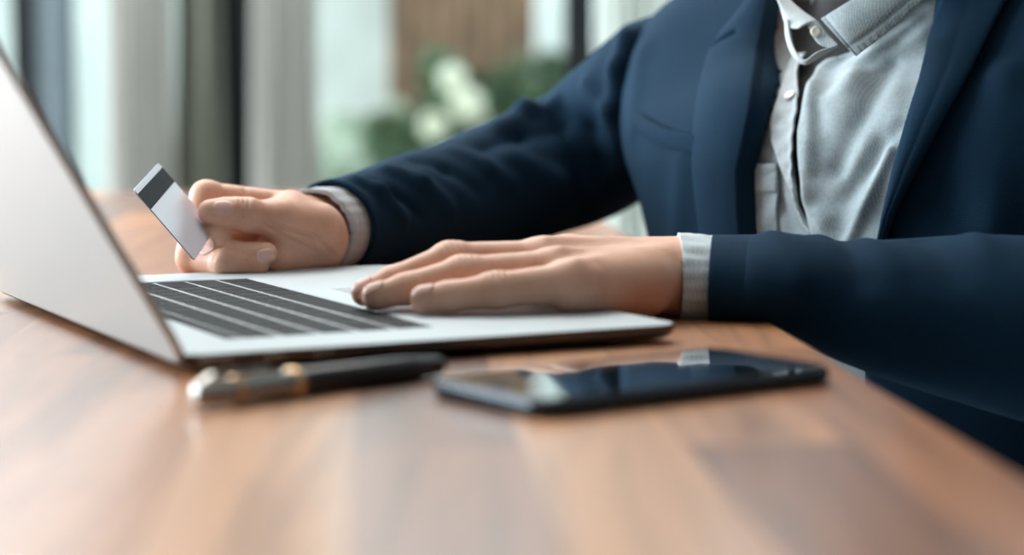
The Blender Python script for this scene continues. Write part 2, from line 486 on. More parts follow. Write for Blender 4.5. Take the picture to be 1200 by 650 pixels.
# left side: glass wall with posts
struct(box('wall_left_blocker', (-3.3, -2.6, FZ), (-3.2, 0.66, 1.95), M['dark_wall']))  # unseen solid stretch, added to block light from the camera side
for k in range(3):
    y = 0.7+k*2.05
    struct(box('trim_%d' % (7+k), (-3.25, y-0.04, FZ), (-3.15, y+0.04, 1.95), M['frame']))
for k in range(2):
    y = 0.7+k*2.05
    o = struct(box('window_%d' % (5+k), (-3.205, y+0.04, FZ+0.06), (-3.195, y+2.01, 1.87), M['glass']))
    box('window_sill', (-3.24, y+0.04, FZ), (-3.16, y+2.01, FZ+0.06), M['frame'], o)
    box('window_head', (-3.24, y+0.04, 1.87), (-3.16, y+2.01, 1.95), M['frame'], o)

# ================================================================== TABLE
# the long right edge leans slightly; table frame: origin on that edge, ex across, ey along
EDGE = math.radians(3.85)
tex, tey = np.array([math.cos(EDGE), math.sin(EDGE), 0]), np.array([-math.sin(EDGE), math.cos(EDGE), 0])
tor = np.array([0.165, 0.649, 0.0])
def tpt(a, b, z): return tor+tex*a+tey*b+np.array([0, 0, z])
TBL_NEAR, TBL_FAR, TBL_W = -0.78, 1.715, 1.15
table = empty('dining_table', tpt(-TBL_W/2, 0.5, FZ), 'long wooden table of mixed brown walnut staves carrying the laptop', 'table')
rounded_slab('tabletop', TBL_W, TBL_FAR-TBL_NEAR, -0.036, 0.0, 0.006, 0.003, (tpt(-TBL_W, TBL_NEAR, 0), tex, tey, (0, 0, 1)), M['wood'], table, n=3)
for a in (-TBL_W+0.10, -0.16):
    for b in (TBL_NEAR+0.12, TBL_FAR-0.12):
        bm = bmesh.new(); add_box(bm, (-0.03, -0.03, FZ), (0.03, 0.03, -0.036), 0.004, 2, EDGE, (0, 0, 0))
        bm_obj('leg', bm, M['metal_leg'], table, tpt(a, b, 0))
for a0, a1, b0, b1 in ((-TBL_W+0.13, -0.19, TBL_FAR-0.14, TBL_FAR-0.10), (-TBL_W+0.13, -0.19, TBL_NEAR+0.10, TBL_NEAR+0.14)):
    p = [tpt(a0, b0, 0), tpt(a1, b1, 0)]
    bm = bmesh.new(); c = (p[0]+p[1])/2; add_box(bm, (c[0]-(a1-a0)/2, c[1]-0.02, -0.10), (c[0]+(a1-a0)/2, c[1]+0.02, -0.036), 0.002, 1, EDGE, (c[0], c[1], 0))
    bm_obj('apron', bm, M['metal_leg'], table)

# ================================================================== LAPTOP
LW, LD, LT = 0.359, 0.250, 0.0095
YAW = math.radians(26.9)
eu = np.array([math.cos(YAW), math.sin(YAW), 0]); ev = np.array([-math.sin(YAW), math.cos(YAW), 0]); ez = np.array([0, 0, 1.0])
LO = np.array([-0.1406, 0.857, 0.0])
def lp(u, v, z=0.0): return LO+eu*u+ev*v+ez*z
laptop = empty('laptop', lp(LD/2, LW/2, 0), 'open silver aluminium laptop with black keys on the wooden table', 'laptop')
KU0, KU1, KV0, KV1, KDEP = 0.0335, 0.1405, 0.043, 0.316, 0.0008
base = rounded_slab('base', LD, LW, 0.0022, LT, 0.011, 0.0008, (LO, eu, ev, ez), M['alu'], laptop, n=8, inset_bottom=0.007)
# keyboard recess cut into the deck
cb = bmesh.new(); add_box(cb, (KU0, KV0, LT-KDEP), (KU1, KV1, LT+0.01))
for v in cb.verts: v.co = Vector(lp(v.co.x, v.co.y, v.co.z))
cut = bm_obj('recess_cutter', cb, M['alu'])
bo = base.modifiers.new('recess', 'BOOLEAN'); bo.operation = 'DIFFERENCE'; bo.object = cut; bo.solver = 'EXACT'
base.modifiers.move(len(base.modifiers)-1, 0)
dg = bpy.context.evaluated_depsgraph_get(); bpy.context.view_layer.update()
nm = bpy.data.meshes.new_from_object(base.evaluated_get(bpy.context.evaluated_depsgraph_get()))
base.modifiers.clear(); base.data = nm
bpy.data.objects.remove(cut)
def lbox(bm, u0, v0, z0, u1, v1, z1, bev=0.0, seg=2):
    vs = add_box(bm, (u0, v0, z0), (u1, v1, z1), bev, seg)
    for v in vs: v.co = Vector(lp(v.co.x, v.co.y, v.co.z))
for u, v in ((0.03, 0.03), (0.03, LW-0.03), (LD-0.03, 0.03), (LD-0.03, LW-0.03)):
    lathe('rubber_foot', [(0, 0.006), (0.0026, 0.0062)], lp(u, v, 0.0), ez, M['rubber'], laptop, 16)
base.data.materials.append(M['alu_shade_seam'])      # shade painted into the rolled underside and edge, below the deck
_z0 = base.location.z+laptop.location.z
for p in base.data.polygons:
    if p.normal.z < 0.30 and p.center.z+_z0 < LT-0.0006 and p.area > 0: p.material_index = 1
bm = bmesh.new(); lbox(bm, 0.1605, LW/2-0.0525, LT-0.0002, 0.2365, LW/2+0.0525, LT+0.00015, 0.0)
bm_obj('trackpad', bm, plain('trackpad_glass', (0.62, 0.67, 0.69), 0.3, 0.55, 0.02), laptop)
bm = bmesh.new()
for a0, a1, b0, b1 in ((0.1602, 0.1605, LW/2-0.0528, LW/2+0.0528), (0.2365, 0.2368, LW/2-0.0528, LW/2+0.0528), (0.1602, 0.2368, LW/2-0.0528, LW/2-0.0525), (0.1602, 0.2368, LW/2+0.0525, LW/2+0.0528)):
    lbox(bm, a0, b0, LT-0.0001, a1, b1, LT+0.00008)
bm_obj('trackpad_seam', bm, M['alu_shade_seam'], laptop)
kb = bmesh.new(); lbox(kb, KU0+0.0002, KV0+0.0002, LT-KDEP-0.0002, KU1-0.0002, KV1-0.0002, LT-KDEP+0.0001)
keyboard = bm_obj('keyboard', kb, plain('keyboard_deck', (0.42, 0.45, 0.47), 0.4, 0.35, 0.02), laptop)
U = 0.01905; kp = 0.0163
rows = [(0.0345, 0.0088, [1.035]*14),
        (0.0449, kp, [1]*13+[1.5]), (0.0641, kp, [1.5]+[1]*13), (0.0833, kp, [1.75]+[1]*11+[1.75]),
        (0.1025, kp, [2.25]+[1]*10+[2.25]), (0.1217, kp+0.0012, [1, 1, 1, 1.25, 5, 1.25, 1, 1, 1, 1])]
keymesh = {}
for u0, du, ws in rows:
    tot = sum(ws); sc_ = (KV1-KV0-0.002)/tot; v = KV0+0.001
    for w in ws:
        wd = w*sc_-0.0026; v0 = v+0.0013
        kk = (round(wd, 4), du)
        if kk not in keymesh:
            bm = bmesh.new(); add_box(bm, (-du/2, -wd/2, 0), (du/2, wd/2, 0.00040), 0.00015, 1)
            for q in bm.verts: q.co = Vector(eu*q.co.x+ev*q.co.y+ez*q.co.z)
            me = bpy.data.meshes.new('key'); bm.to_mesh(me); bm.free(); me.materials.append(M['key']); keymesh[kk] = me
        o = bpy.data.objects.new('key', keymesh[kk]); C.objects.link(o); o.parent = keyboard
        o.location = Vector(lp(u0+du/2, v0+wd/2, LT-KDEP-0.00005))-wloc(keyboard)
        v += w*sc_
# ports on the near side
for k, (u0, u1, z0, z1) in enumerate(((0.007, 0.022, 0.0042, 0.0080), (0.037, 0.046, 0.0048, 0.0078), (0.060, 0.069, 0.0048, 0.0078), (0.083, 0.097, 0.0045, 0.0082), (0.110, 0.126, 0.0045, 0.0080))):
    bm = bmesh.new(); lbox(bm, u0, -0.0003, z0, u1, 0.004, z1, 0.0003, 1)
    p = bm_obj('port', bm, M['silver'] if k < 3 else M['black'], laptop)
    bm = bmesh.new(); lbox(bm, u0+0.001, -0.0006, z0+0.001, u1-0.001, 0.003, z1-0.001)
    bm_obj('port_opening', bm, M['black'], p)
# lid leaning back at 120 degrees
LA = math.radians(120.0)
el = eu*math.cos(LA)+ez*math.sin(LA)            # up along the lid
en = eu*math.sin(LA)-ez*math.cos(LA)            # towards the user (screen side)
HP = lp(0.002, 0, LT-0.0005)
lid = rounded_slab('lid', 0.247, LW, -0.0040, 0.0, 0.012, 0.0010, (HP-el*0.003, el, ev, en), M['alu_lid'], laptop, n=8)
rounded_slab('screen', 0.241, LW-0.006, 0.0, 0.0006, 0.010, 0.0002, (HP+el*0.001+ev*0.003, el, ev, en), M['screen'], lid, n=6)
lathe('hinge', [(0, 0.0035), (LW-0.10, 0.0035)], lp(0.003, 0.05, LT-0.0022), ev, M['black'], laptop)

# ================================================================== HANDS (signed distance fields)
mm = 0.001
def J(px, py, Y, r): return (at(px, py, Y), r*mm)
def crease(P, d, c, axis, w, depth, R):
    c = np.asarray(c, np.float32); a = np.asarray(axis, np.float32); a = a/np.linalg.norm(a)
    q = P-c; s = q@a; rr = np.einsum('ij,ij->i', q, q)
    return d+depth*np.exp(-(s/w)**2)*np.exp(-rr/(R*R))

R_arm = [J(600, 214, 1.545, 29), J(455, 253, 1.405, 25), J(386, 270, 1.322, 20.5)]
R_index = [J(343, 243, 1.283, 9.8), J(242, 230, 1.272, 9.4), J(227, 260, 1.261, 8.4), J(256, 278.5, 1.240, 8.2)]
R_mid = [J(330, 262, 1.29, 11.5), J(228, 291, 1.250, 9.6), J(272, 297, 1.240, 7.8), J(312, 296.5, 1.238, 6.9)]
R_ring = [J(322, 282, 1.288, 12), J(226, 302, 1.252, 9.6), J(262, 308, 1.233, 8.0), J(302, 310, 1.237, 7.0)]
R_pinky = [J(318, 298, 1.272, 11), J(240, 306, 1.262, 8.5), J(255, 306, 1.245, 7.5), J(285, 306, 1.247, 7)]
R_thumb = [J(372, 268, 1.275, 17), J(330, 258, 1.256, 12.3), J(288, 252.5, 1.247, 9.8), J(266, 249.5, 1.243, 8.9), J(247, 248.5, 1.240, 8.0)]
def right_hand(P):
    arm = chain(P, R_arm, 0.012)
    w = R_arm[-1]
    palm = arm
    for q in (R_index, R_mid, R_ring, R_pinky):
        palm = smin(palm, cone(P, w[0], q[0][0], w[1]*0.92, q[0][1]*1.02), 0.012)
    palm = smin(palm, cone(P, at(373, 279, 1.288), at(342, 275, 1.268), 0.0195, 0.0160), 0.010)      # thenar
    palm = smin(palm, cone(P, at(372, 297, 1.285), at(325, 303, 1.256), 0.0125, 0.0095), 0.010)     # hypothenar
    th = chain(P, R_thumb, 0.005)
    th = smin(th, cone(P, at(290, 248, 1.244), at(283, 248, 1.243), 0.0088, 0.0088), 0.004)
    d = smin(palm, th, 0.007)
    web = cone(P, at(338, 243, 1.272), at(318, 252, 1.262), 0.009, 0.006)
    d = smin(d, web, 0.012)
    for q, k in ((R_index, 0.0025), (R_mid, 0.0022), (R_ring, 0.0022), (R_pinky, 0.002)):
        f = chain(P, q, 0.0035)
        f = smin(f, cone(P, q[1][0], q[1][0]+1e-5, q[1][1]*1.06, q[1][1]*1.06), 0.003)
        d = smin(d, f, k)
    X = np.array([1.0, 0.1, 0])
    d = crease(P, d, at(291, 244, 1.236), X, 0.0010, 0.0016, 0.010)
    d = crease(P, d, at(286, 244, 1.236), X, 0.0010, 0.0016, 0.010)
    d = crease(P, d, at(281, 245, 1.236), X, 0.0009, 0.0013, 0.009)
    d = crease(P, d, at(284, 221, 1.262), (1, 0, 0.25), 0.0014, 0.0036, 0.010)
    d = crease(P, d, at(260, 224, 1.262), (1, 0, 0.3), 0.0013, 0.0022, 0.008)
    d = crease(P, d, at(345, 270, 1.247), (0.35, 0, 1), 0.0013, 0.0020, 0.018)
    d = crease(P, d, at(332, 276, 1.245), (0.6, 0, 1), 0.0012, 0.0020, 0.016)
    d = crease(P, d, at(250, 296, 1.215), (1, 0, -0.3), 0.0011, 0.0016, 0.010)
    d = crease(P, d, at(243, 296, 1.215), (1, 0, -0.3), 0.0011, 0.0016, 0.010)
    d = crease(P, d, at(386, 296, 1.262), (1, 0, 0.8), 0.0014, 0.0011, 0.018)
    return d

L_idx = [J(655, 303, 1.090, 10.5), J(552, 305, 1.086, 8.3), J(503, 322, 1.080, 7.2), J(472, 334, 1.077, 6.3)]
L_mid = [J(628, 305, 1.070, 10.8), J(527, 304, 1.056, 9.0), J(462, 329, 1.044, 7.6), J(427, 343.5, 1.039, 6.9)]
L_ring = [J(643, 317, 1.045, 10.8), J(542, 321, 1.034, 9.1), J(477, 338, 1.026, 7.9), J(440, 348, 1.022, 7.0)]
L_pink = [J(662, 332, 1.022, 10.6), J(580, 340, 1.012, 8.8), J(527, 347, 1.009, 7.5), J(497, 350.5, 1.008, 6.8)]
L_thumb = [J(745, 322, 1.110, 15), J(680, 328, 1.118, 11.5), J(625, 338, 1.112, 9), J(590, 345, 1.106, 7.5)]
LWr = [J(803, 327, 1.090, 15.6), J(803, 323, 1.112, 15.8)]
def left_hand(P):
    arm = smin(cone(P, LWr[0][0], at(960, 331, 1.090), 0.0160, 0.0165), cone(P, LWr[1][0], at(960, 329, 1.108), 0.0165, 0.0175), 0.02)
    palm = arm
    ws = [LWr[1], LWr[1], LWr[0], LWr[0]]
    for q, w in zip((L_idx, L_mid, L_ring, L_pink), ws):
        palm = smin(palm, cone(P, w[0], q[0][0], w[1], q[0][1]), 0.014)
    palm = smin(palm, cone(P, at(755, 337, 1.058), at(672, 340, 1.026), 0.0150, 0.0115), 0.010)
    palm = smin(palm, cone(P, at(640, 318, 1.075), at(760, 325, 1.10), 0.012, 0.016), 0.012)
    d = smin(palm, chain(P, L_thumb, 0.006), 0.008)
    for q in (L_idx, L_mid, L_ring, L_pink):
        f = chain(P, q, 0.004)
        f = smin(f, cone(P, q[1][0]+np.array([0, 0, 0.0006]), q[1][0]+np.array([0.002, 0, 0.0006]), q[1][1]*1.04, q[1][1]*1.04), 0.003)
        f = smin(f, cone(P, q[0][0]+np.array([0.002, 0, 0.0010]), q[0][0]+np.array([0.010, 0.002, 0.0004]), q[0][1], q[0][1]*0.92), 0.004)
        d = smin(d, f, 0.0032)
    # extensor tendons and knuckle creases
    for q, tgt in ((L_mid, at(745, 292, 1.098)), (L_ring, at(745, 298, 1.085)), (L_pink, at(745, 309, 1.07)), (L_idx, at(745, 291, 1.108))):
        a = q[0][0]+np.array([0.006, 0, q[0][1]*0.86])
        d = smin(d, cone(P, a, tgt, 0.0022, 0.0012), 0.006)
    for q in (L_mid, L_ring, L_pink, L_idx):
        ax = q[2][0]-q[1][0]; n = np.array([0.12, -0.45, 0.9])
        for s, dep in ((-0.0048, 0.0010), (-0.0018, 0.0014), (0.0012, 0.0014), (0.0042, 0.0010)):
            c = q[1][0]+ax/np.linalg.norm(ax)*s+n*q[1][1]
            d = crease(P, d, c, ax, 0.0009, dep, 0.0075)
        ax2 = q[3][0]-q[2][0]
        for s in (-0.001, 0.0014):
            c = q[2][0]+ax2/np.linalg.norm(ax2)*s+n*q[2][1]
            d = crease(P, d, c, ax2, 0.0006, 0.0006, 0.006)
    return d

# ================================================================== PERSON: torso field
PHI = math.radians(45.0)
pd = np.array([-math.sin(PHI), -math.cos(PHI), 0]); pr = np.array([-math.cos(PHI), math.sin(PHI), 0])   # front, person's right
PO = np.array([0.280, 1.370, 0.0])
def pw(s, f, z): return PO+pr*s+pd*f+np.array([0, 0, z])
def to_p(P):
    q = P-PO.astype(np.float32); return q@pr.astype(np.float32), q@pd.astype(np.float32), P[:, 2]
def torso(P):
    s, f, z = to_p(P)
    e = 2.3
    a_ = 0.205-0.032*np.clip((0.07-z)/0.09, 0, 1)
    body = ((np.abs(s)/a_)**e+(np.abs(f)/0.128)**e)**(1/e)
    body = (body-1)*0.128
    body = smax(body, z-0.125, 0.07); body = smax(body, -0.42-z, 0.05)
    sh = cone(P, pw(0.160, -0.005, 0.118), pw(-0.160, -0.005, 0.118), 0.060, 0.060)
    d = smin(body, sh, 0.05)
    tr = smin(cone(P, pw(0.05, -0.02, 0.20), pw(0.19, -0.02, 0.135), 0.045, 0.045), cone(P, pw(-0.05, -0.02, 0.20), pw(-0.19, -0.02, 0.135), 0.045, 0.045), 0.02)
    d = smin(d, tr, 0.04)
    nk = cone(P, pw(0, 0.005, 0.12), pw(0, 0.045, 0.30), 0.060, 0.056)
    return smin(d, nk, 0.025)
def neckless(P):
    s, f, z = to_p(P); return torso(P)
HEAD = pw(0, 0.075, 0.395)
axP = np.stack([pr, pd, ez])
def body_field(P):
    d = torso(P)+0.010
    hd = ell(P, HEAD, (0.076, 0.094, 0.115), axP)
    jaw = ell(P, pw(0, 0.105, 0.345), (0.056, 0.068, 0.066), axP); hd = smin(hd, jaw, 0.03)
    hd = smin(hd, cone(P, pw(0, 0.165, 0.415), pw(0, 0.190, 0.375), 0.008, 0.013), 0.012)      # nose
    for s in (1, -1):
        hd = smax(hd, -(ell(P, pw(s*0.032, 0.172, 0.41), (0.017, 0.014, 0.010), axP)), 0.010)
        hd = smin(hd, ell(P, pw(s*0.032, 0.155, 0.408), (0.013, 0.013, 0.012), axP), 0.003)
        hd = smin(hd, ell(P, pw(s*0.078, 0.065, 0.39), (0.008, 0.020, 0.032), axP), 0.006)
    hd = smin(hd, ell(P, pw(0, 0.160, 0.325), (0.024, 0.012, 0.006), axP), 0.004)
    hd = smin(hd, ell(P, pw(0, 0.158, 0.314), (0.022, 0.012, 0.007), axP), 0.004)
    d = smin(d, hd, 0.02)
    # arms
    d = smin(d, chain(P, [(pw(0.17, 0, 0.10), 0.045), (at(700, 172, 1.56), 0.030), (at(600, 212, 1.53), 0.029), (at(470, 250, 1.415), 0.024)], 0.02), 0.03)
    d = smin(d, chain(P, [(pw(-0.18, 0, 0.10), 0.045), (np.array([0.395, 1.05, 0.01]), 0.040), (np.array([0.31, 1.055, -0.006]), 0.038), (np.array([0.245, 1.075, 0.006]), 0.029), (np.array([0.195, 1.085, 0.014]), 0.022), (at(925, 331, 1.09), 0.018)], 0.02), 0.03)
    # hips and legs
    for s in (1, -1):
        d = smin(d, chain(P, [(pw(s*0.09, -0.01, -0.31), 0.095), (pw(s*0.13, 0.40, -0.28), 0.062), (pw(s*0.13, 0.43, -0.50), 0.052), (pw(s*0.13, 0.42, -0.68), 0.038)], 0.03), 0.04)
        d = smin(d, cone(P, pw(s*0.13, 0.42, -0.69), pw(s*0.14, 0.55, -0.715), 0.034, 0.024), 0.02)
    return d

def hand_mesh(f, lo, hi, h, cutp, cutn):
    V, F = nets(f, lo, hi, h, 2, 0.4)
    return keep(V, F, ((V-cutp)@cutn) < 0)
def bounds(pts, pad):
    P = np.array([p for p, r in pts]); return P.min(0)-pad, P.max(0)+pad
rp = R_index+R_mid+R_ring+R_pinky+R_thumb+R_arm[1:]
lo, hi = bounds(rp, 0.030)
n1 = R_arm[0][0]-R_arm[1][0]; n1 /= np.linalg.norm(n1)
VR, FR = hand_mesh(right_hand, lo, hi, 0.00085, R_arm[1][0]-n1*0.012, n1)
lpz = L_idx+L_mid+L_ring+L_pink+L_thumb+LWr+[(at(905, 332, 1.08), 0.02)]
lo, hi = bounds(lpz, 0.030)
n2 = np.array([1.0, 0, 0])
VL, FL = hand_mesh(left_hand, lo, hi, 0.00095, at(890, 330, 1.09), n2)
VB, FB = nets(body_field, (-0.42, 0.72, -0.755), (0.70, 1.75, 0.56), 0.009, 2)
print('VB', VB.min(0), VB.max(0), 'VR', VR.min(0), VR.max(0), VL.min(0), VL.max(0))
mB = (((VB-R_arm[1][0])@n1) > 0.012) | (VB[:, 0] > 0.06) | (VB[:, 2] < -0.06)
mB &= (VB[:, 0] > at(925, 330, 1.09)[0]) | (VB[:, 1] > 1.16) | (VB[:, 2] < -0.06)
VB, FB = keep(VB, FB, mB)
nb, nr = len(VB), len(VR)
V = np.concatenate([VB, VR, VL]); F = np.concatenate([FB, FR+nb, FL+nb+nr])
person = mesh('person', V, F, M['skin'], None, loc=pw(0, 0, FZ))
tag(person, 'seated person in navy jacket and pale shirt, holding a card over the laptop', 'person')
# weld the hands to the arms: bridge the open wrists
bm = bmesh.new(); bm.from_mesh(person.data)
edges = [e for e in bm.edges if e.is_boundary]
loops = []
left_e = set(edges)
while left_e:
    e = left_e.pop(); lp_ = [e]; st = [e]
    while st:
        q = st.pop()
        for v in q.verts:
            for e2 in v.link_edges:
                if e2 in left_e: left_e.discard(e2); lp_.append(e2); st.append(e2)
    loops.append(lp_)
cents = [(sum(((e.verts[0].co+e.verts[1].co)/2 for e in l), Vector())/len(l), l) for l in loops if len(l) > 12]
print('loops', [(len(l), c+person.location) for c, l in cents])
cents = [(c+person.location, l) for c, l in cents]
used = set()
for tgt in (R_arm[1][0], at(905, 331, 1.09)):
    near = sorted([k for k in range(len(cents)) if k not in used], key=lambda k: (cents[k][0]-Vector(tgt)).length)[:2]
    if len(near) == 2:
        used |= set(near)
        try: bmesh.ops.bridge_loops(bm, edges=cents[near[0]][1]+cents[near[1]][1])
        except Exception as ex: print('bridge', ex)
bmesh.ops.recalc_face_normals(bm, faces=bm.faces)
bm.to_mesh(person.data); bm.free()
person.data.polygons.foreach_set('use_smooth', [True]*len(person.data.polygons))

def fingernail(f, tip, prev, normal, length, width, back=0.0):
    tip = np.asarray(tip, float); ax = tip-np.asarray(prev, float); ax /= np.linalg.norm(ax)
    n = np.asarray(normal, float); n = n-ax*(n@ax); n /= np.linalg.norm(n); sd = np.cross(ax, n)
    nu_, nv_ = 9, 11; O = []; V = []
    for i in range(nv_):
        a = -1+2*i/(nv_-1)
        w = width/2*(1-abs(a)**(3.2 if a > 0 else 2.6))**0.5 if abs(a) < 1 else width*0.14
        for j in range(nu_):
            b = -1+2*j/(nu_-1)
            O.append(tip+ax*(back+a*length/2)+sd*b*max(w, width*0.14)+n*0.016)
    O = np.array(O); t = np.zeros(len(O))
    for _ in range(60): t = np.clip(t+f((O-n*t[:, None]).astype(np.float32))*0.7, 0, 0.022)
    P = O-n*t[:, None]
    lift = np.array([0.00035*(1-(-1+2*(k % nu_)/(nu_-1))**2)+0.00010 for k in range(len(P))])
    P = P+n*lift[:, None]
    F = [(i*nu_+j, i*nu_+j+1, (i+1)*nu_+j+1, (i+1)*nu_+j) for i in range(nv_-1) for j in range(nu_-1)]
    o = mesh('fingernail', P, F, M['nail'], person)
    s = o.modifiers.new('s', 'SOLIDIFY'); s.thickness = 0.0005; s.offset = 0
    return o
cdir = np.array([0, -1.0, 0])
fingernail(right_hand, R_thumb[4][0], R_thumb[3][0], (0.0, -0.85, 0.35), 0.0125, 0.0098, -0.0062)
fingernail(right_hand, R_index[3][0], R_index[2][0], (-0.25, -0.85, -0.50), 0.0115, 0.0100, 0.0)
fingernail(right_hand, R_mid[3][0], R_mid[2][0], (0, -0.95, -0.20), 0.0105, 0.0088, 0.0008)
for q in (L_mid, L_ring, L_pink):
    fingernail(left_hand, q[3][0], q[2][0], (-0.25, -0.38, 0.9), 0.0118, 0.0098, 0.0005)

# ------------------------------------------------------------------ shirt
def patch(name, left, right, y0, y1, nx, ny, f, off, m, parent, solid=0.0012, disp=None, smooth=True):
    """cloth panel between two edge curves, laid on the field f"""
    ys = np.linspace(y0, y1, ny); PX, PY, A, B = [], [], [], []
    for y in ys:
        l, r = interp(left, y), interp(right, y)
        for k in range(nx):
            a = k/(nx-1); PX.append(l+(r-l)*a); PY.append(y); A.append(a); B.append((y-y0)/(y1-y0))
    PX, PY, A, B = map(np.array, (PX, PY, A, B))
    o_ = off(A, B, PX, PY) if callable(off) else off
    P = pix_trace(f, PX, PY, 0.0)
    hit = np.abs(f(P.astype(np.float32))) < 0.003       # rows that pass over the shoulder are left out
    N = grad(f, P)
    if callable(off) or off: P = P+N*np.reshape(o_, (-1, 1))*np.ones((len(P), 1))
    if disp is not None: P = P+N*disp(PX, PY)[:, None]
    F = [(i*nx+j, (i+1)*nx+j, (i+1)*nx+j+1, i*nx+j+1) for i in range(ny-1) for j in range(nx-1)]
    P, F = keep(P, np.array(F), hit)
    o = mesh(name, P, F, m, parent, None, smooth)
    if solid: s = o.modifiers.new('s', 'SOLIDIFY'); s.thickness = solid; s.offset = -1
    return o
def seg_d(px, py, a, b):
    a = np.array(a, float); b = np.array(b, float); ab = b-a
    t = np.clip(((px-a[0])*ab[0]+(py-a[1])*ab[1])/(ab@ab), 0, 1)
    return np.hypot(px-a[0]-t*ab[0], py-a[1]-t*ab[1])
def ridges(px, py, items):
    d = np.zeros_like(px)
    for a, b, w, amp in items: d = d+amp*np.exp(-(seg_d(px, py, a, b)/w)**2)
    return d
SV, SF = nets(lambda P: torso(P)+0.004, (-0.05, 1.0, -0.44), (0.62, 1.72, 0.30), 0.008, 2)
s_, f_, z_ = to_p(SV.astype(np.float32))
SV, SF = keep(SV, SF, (z_ < 0.21) & ((z_ < 0.125) | (np.hypot(s_, f_-0.02) > 0.085)))
shirt = mesh('shirt', SV, SF, M['shirt'], person)
# panel on the person's left (image right), with its front edge puckering away from the placket
gap = [(-60, 1010), (20, 1050), (52, 1024), (63, 1003), (71, 984), (90, 966), (112, 954), (138, 949), (160, 944), (182, 946), (208, 948), (235, 950), (260, 957), (275, 963), (300, 980), (320, 995)]
folds_r = [((1030, 60), (985, 140), 15, 0.0045), ((1050, 80), (985, 200), 10, -0.0035), ((985, 200), (960, 250), 14, -0.0022), ((1062, 150), (985, 240), 9, -0.0025),
           ((1048, 180), (1000, 285), 7, 0.0050), ((1036, 170), (985, 265), 9, -0.0030), ((958, 120), (957, 200), 8, 0.0040), ((965, 250), (985, 290), 10, 0.0045), ((1085, 20), (1015, 90), 8, -0.0022), ((1012, 100), (975, 130), 10, 0.003), ((990, 70), (1110, -22), 9, -0.0050)]
def disp_r(px, py): return ridges(px, py, folds_r)+0.0008*np.sin(px*0.11+py*0.05)*np.sin(py*0.07-px*0.03)
patch('shirt_front', gap, [(-60, 1175), (320, 1105)], -60, 320, 60, 110, torso, lambda A, B, X, Y: 0.006+0.004*np.exp(-(A/0.06)**2), M['shirt'], shirt, 0.001, disp_r)
# panel on the person's right with the button placket
folds_l = [((905, 60), (925, 180), 10, 0.002), ((925, 85), (935, 190), 6, 0.002), ((890, 190), (935, 270), 9, -0.002), ((905, 240), (945, 280), 8, 0.002)]
patch('shirt_front', [(-60, 855), (320, 850)], [(-60, 925), (20, 924), (60, 932), (85, 938), (120, 936), (160, 934), (200, 934), (240, 939), (270, 955), (320, 980)], -60, 320, 40, 110, torso, 0.003, M['shirt'], shirt, 0.001, lambda x, y: ridges(x, y, folds_l))
pl_l = [(70, 938), (80, 931), (95, 925), (125, 917), (150, 910), (169, 912), (201, 924), (222, 934), (261, 947), (275, 960), (290, 968)]
pl_r = [(70, 955), (80, 946), (97, 938), (121, 941), (138, 941), (160, 938), (182, 937), (208, 937), (235, 940.5), (260, 951), (275, 963), (290, 974)]
patch('dark_inner_panel', [(-60, 900), (20, 912), (60, 925), (300, 940)], [(-60, 1040), (40, 1030), (70, 1010), (110, 975), (300, 985)], -2, 300, 24, 60, torso, 0.0012, M['gap_dark'], shirt, 0.0008)  # dark panel filling the collar opening and placket gap
patch('placket', pl_l, pl_r, 70, 290, 12, 90, torso, lambda A, B, X, Y: 0.0075+0.0006*np.sin(Y*0.33)*np.sin(A*5)+0.0014*np.exp(-((A-0.95)/0.1)**2), M['cuff_pale'], shirt, 0.0012)
patch('pocket', [(193, 880), (300, 891)], [(193, 918), (300, 916)], 193, 300, 14, 30, torso, lambda A, B, X, Y: 0.0055+0.0012*np.exp(-((Y-196)/5)**2)+0.0008*np.sin(Y*0.12+A*4), M['shirt'], shirt, 0.0012)
patch('pocket_hem', [(193, 880), (225, 883)], [(193, 918), (225, 917)], 193, 225, 10, 8, torso, 0.0061, M['shirt'], shirt, 0.0008)
def button(px, py, r, m, parent, f, off, name='button'):
    p = pix_trace(f, [px], [py])[0]; n = grad(f, p[None])[0]; p = p+n*off
    return lathe(name, [(0, r*0.85), (0.0004, r), (0.0012, r), (0.0016, r*0.86), (0.0013, r*0.55), (0.0010, 0)], p, n, m, parent, 20)
button(932, 124, 0.0040, M['button'], shirt, torso, 0.0085)

# collar: stand around the neck, two leaves
def neckline(a, r=0.062, z=0.0):   # a = 0 at the front, + towards the person's right
    return pw(math.sin(a)*r*1.05, 0.030+math.cos(a)*r, z)
stand = []
for i in range(2):
    for k in range(41):
        a = math.radians(84+192*k/40)
        zf = 0.150+0.030*(1-math.cos(a))/2
        stand.append(neckline(a, 0.064+0.001*i, zf+0.030*i))
Fs = [(k, k+1, 41+k+1, 41+k) for k in range(40)]
def sheet(name, grid, m, parent, solid=0.0014, sub=1):
    ny = len(grid); nx = len(grid[0]); V = [p for row in grid for p in row]
    F = [(i*nx+j, (i+1)*nx+j, (i+1)*nx+j+1, i*nx+j+1) for i in range(ny-1) for j in range(nx-1)]
    o = mesh(name, V, F, m, parent); s = o.modifiers.new('s', 'SOLIDIFY'); s.thickness = solid; s.offset = 0
    if sub: b = o.modifiers.new('b', 'SUBSURF'); b.levels = sub; b.render_levels = sub
    return o
def pcurve(pts, n): return catmull(np.array([at(*p) for p in pts]), n)
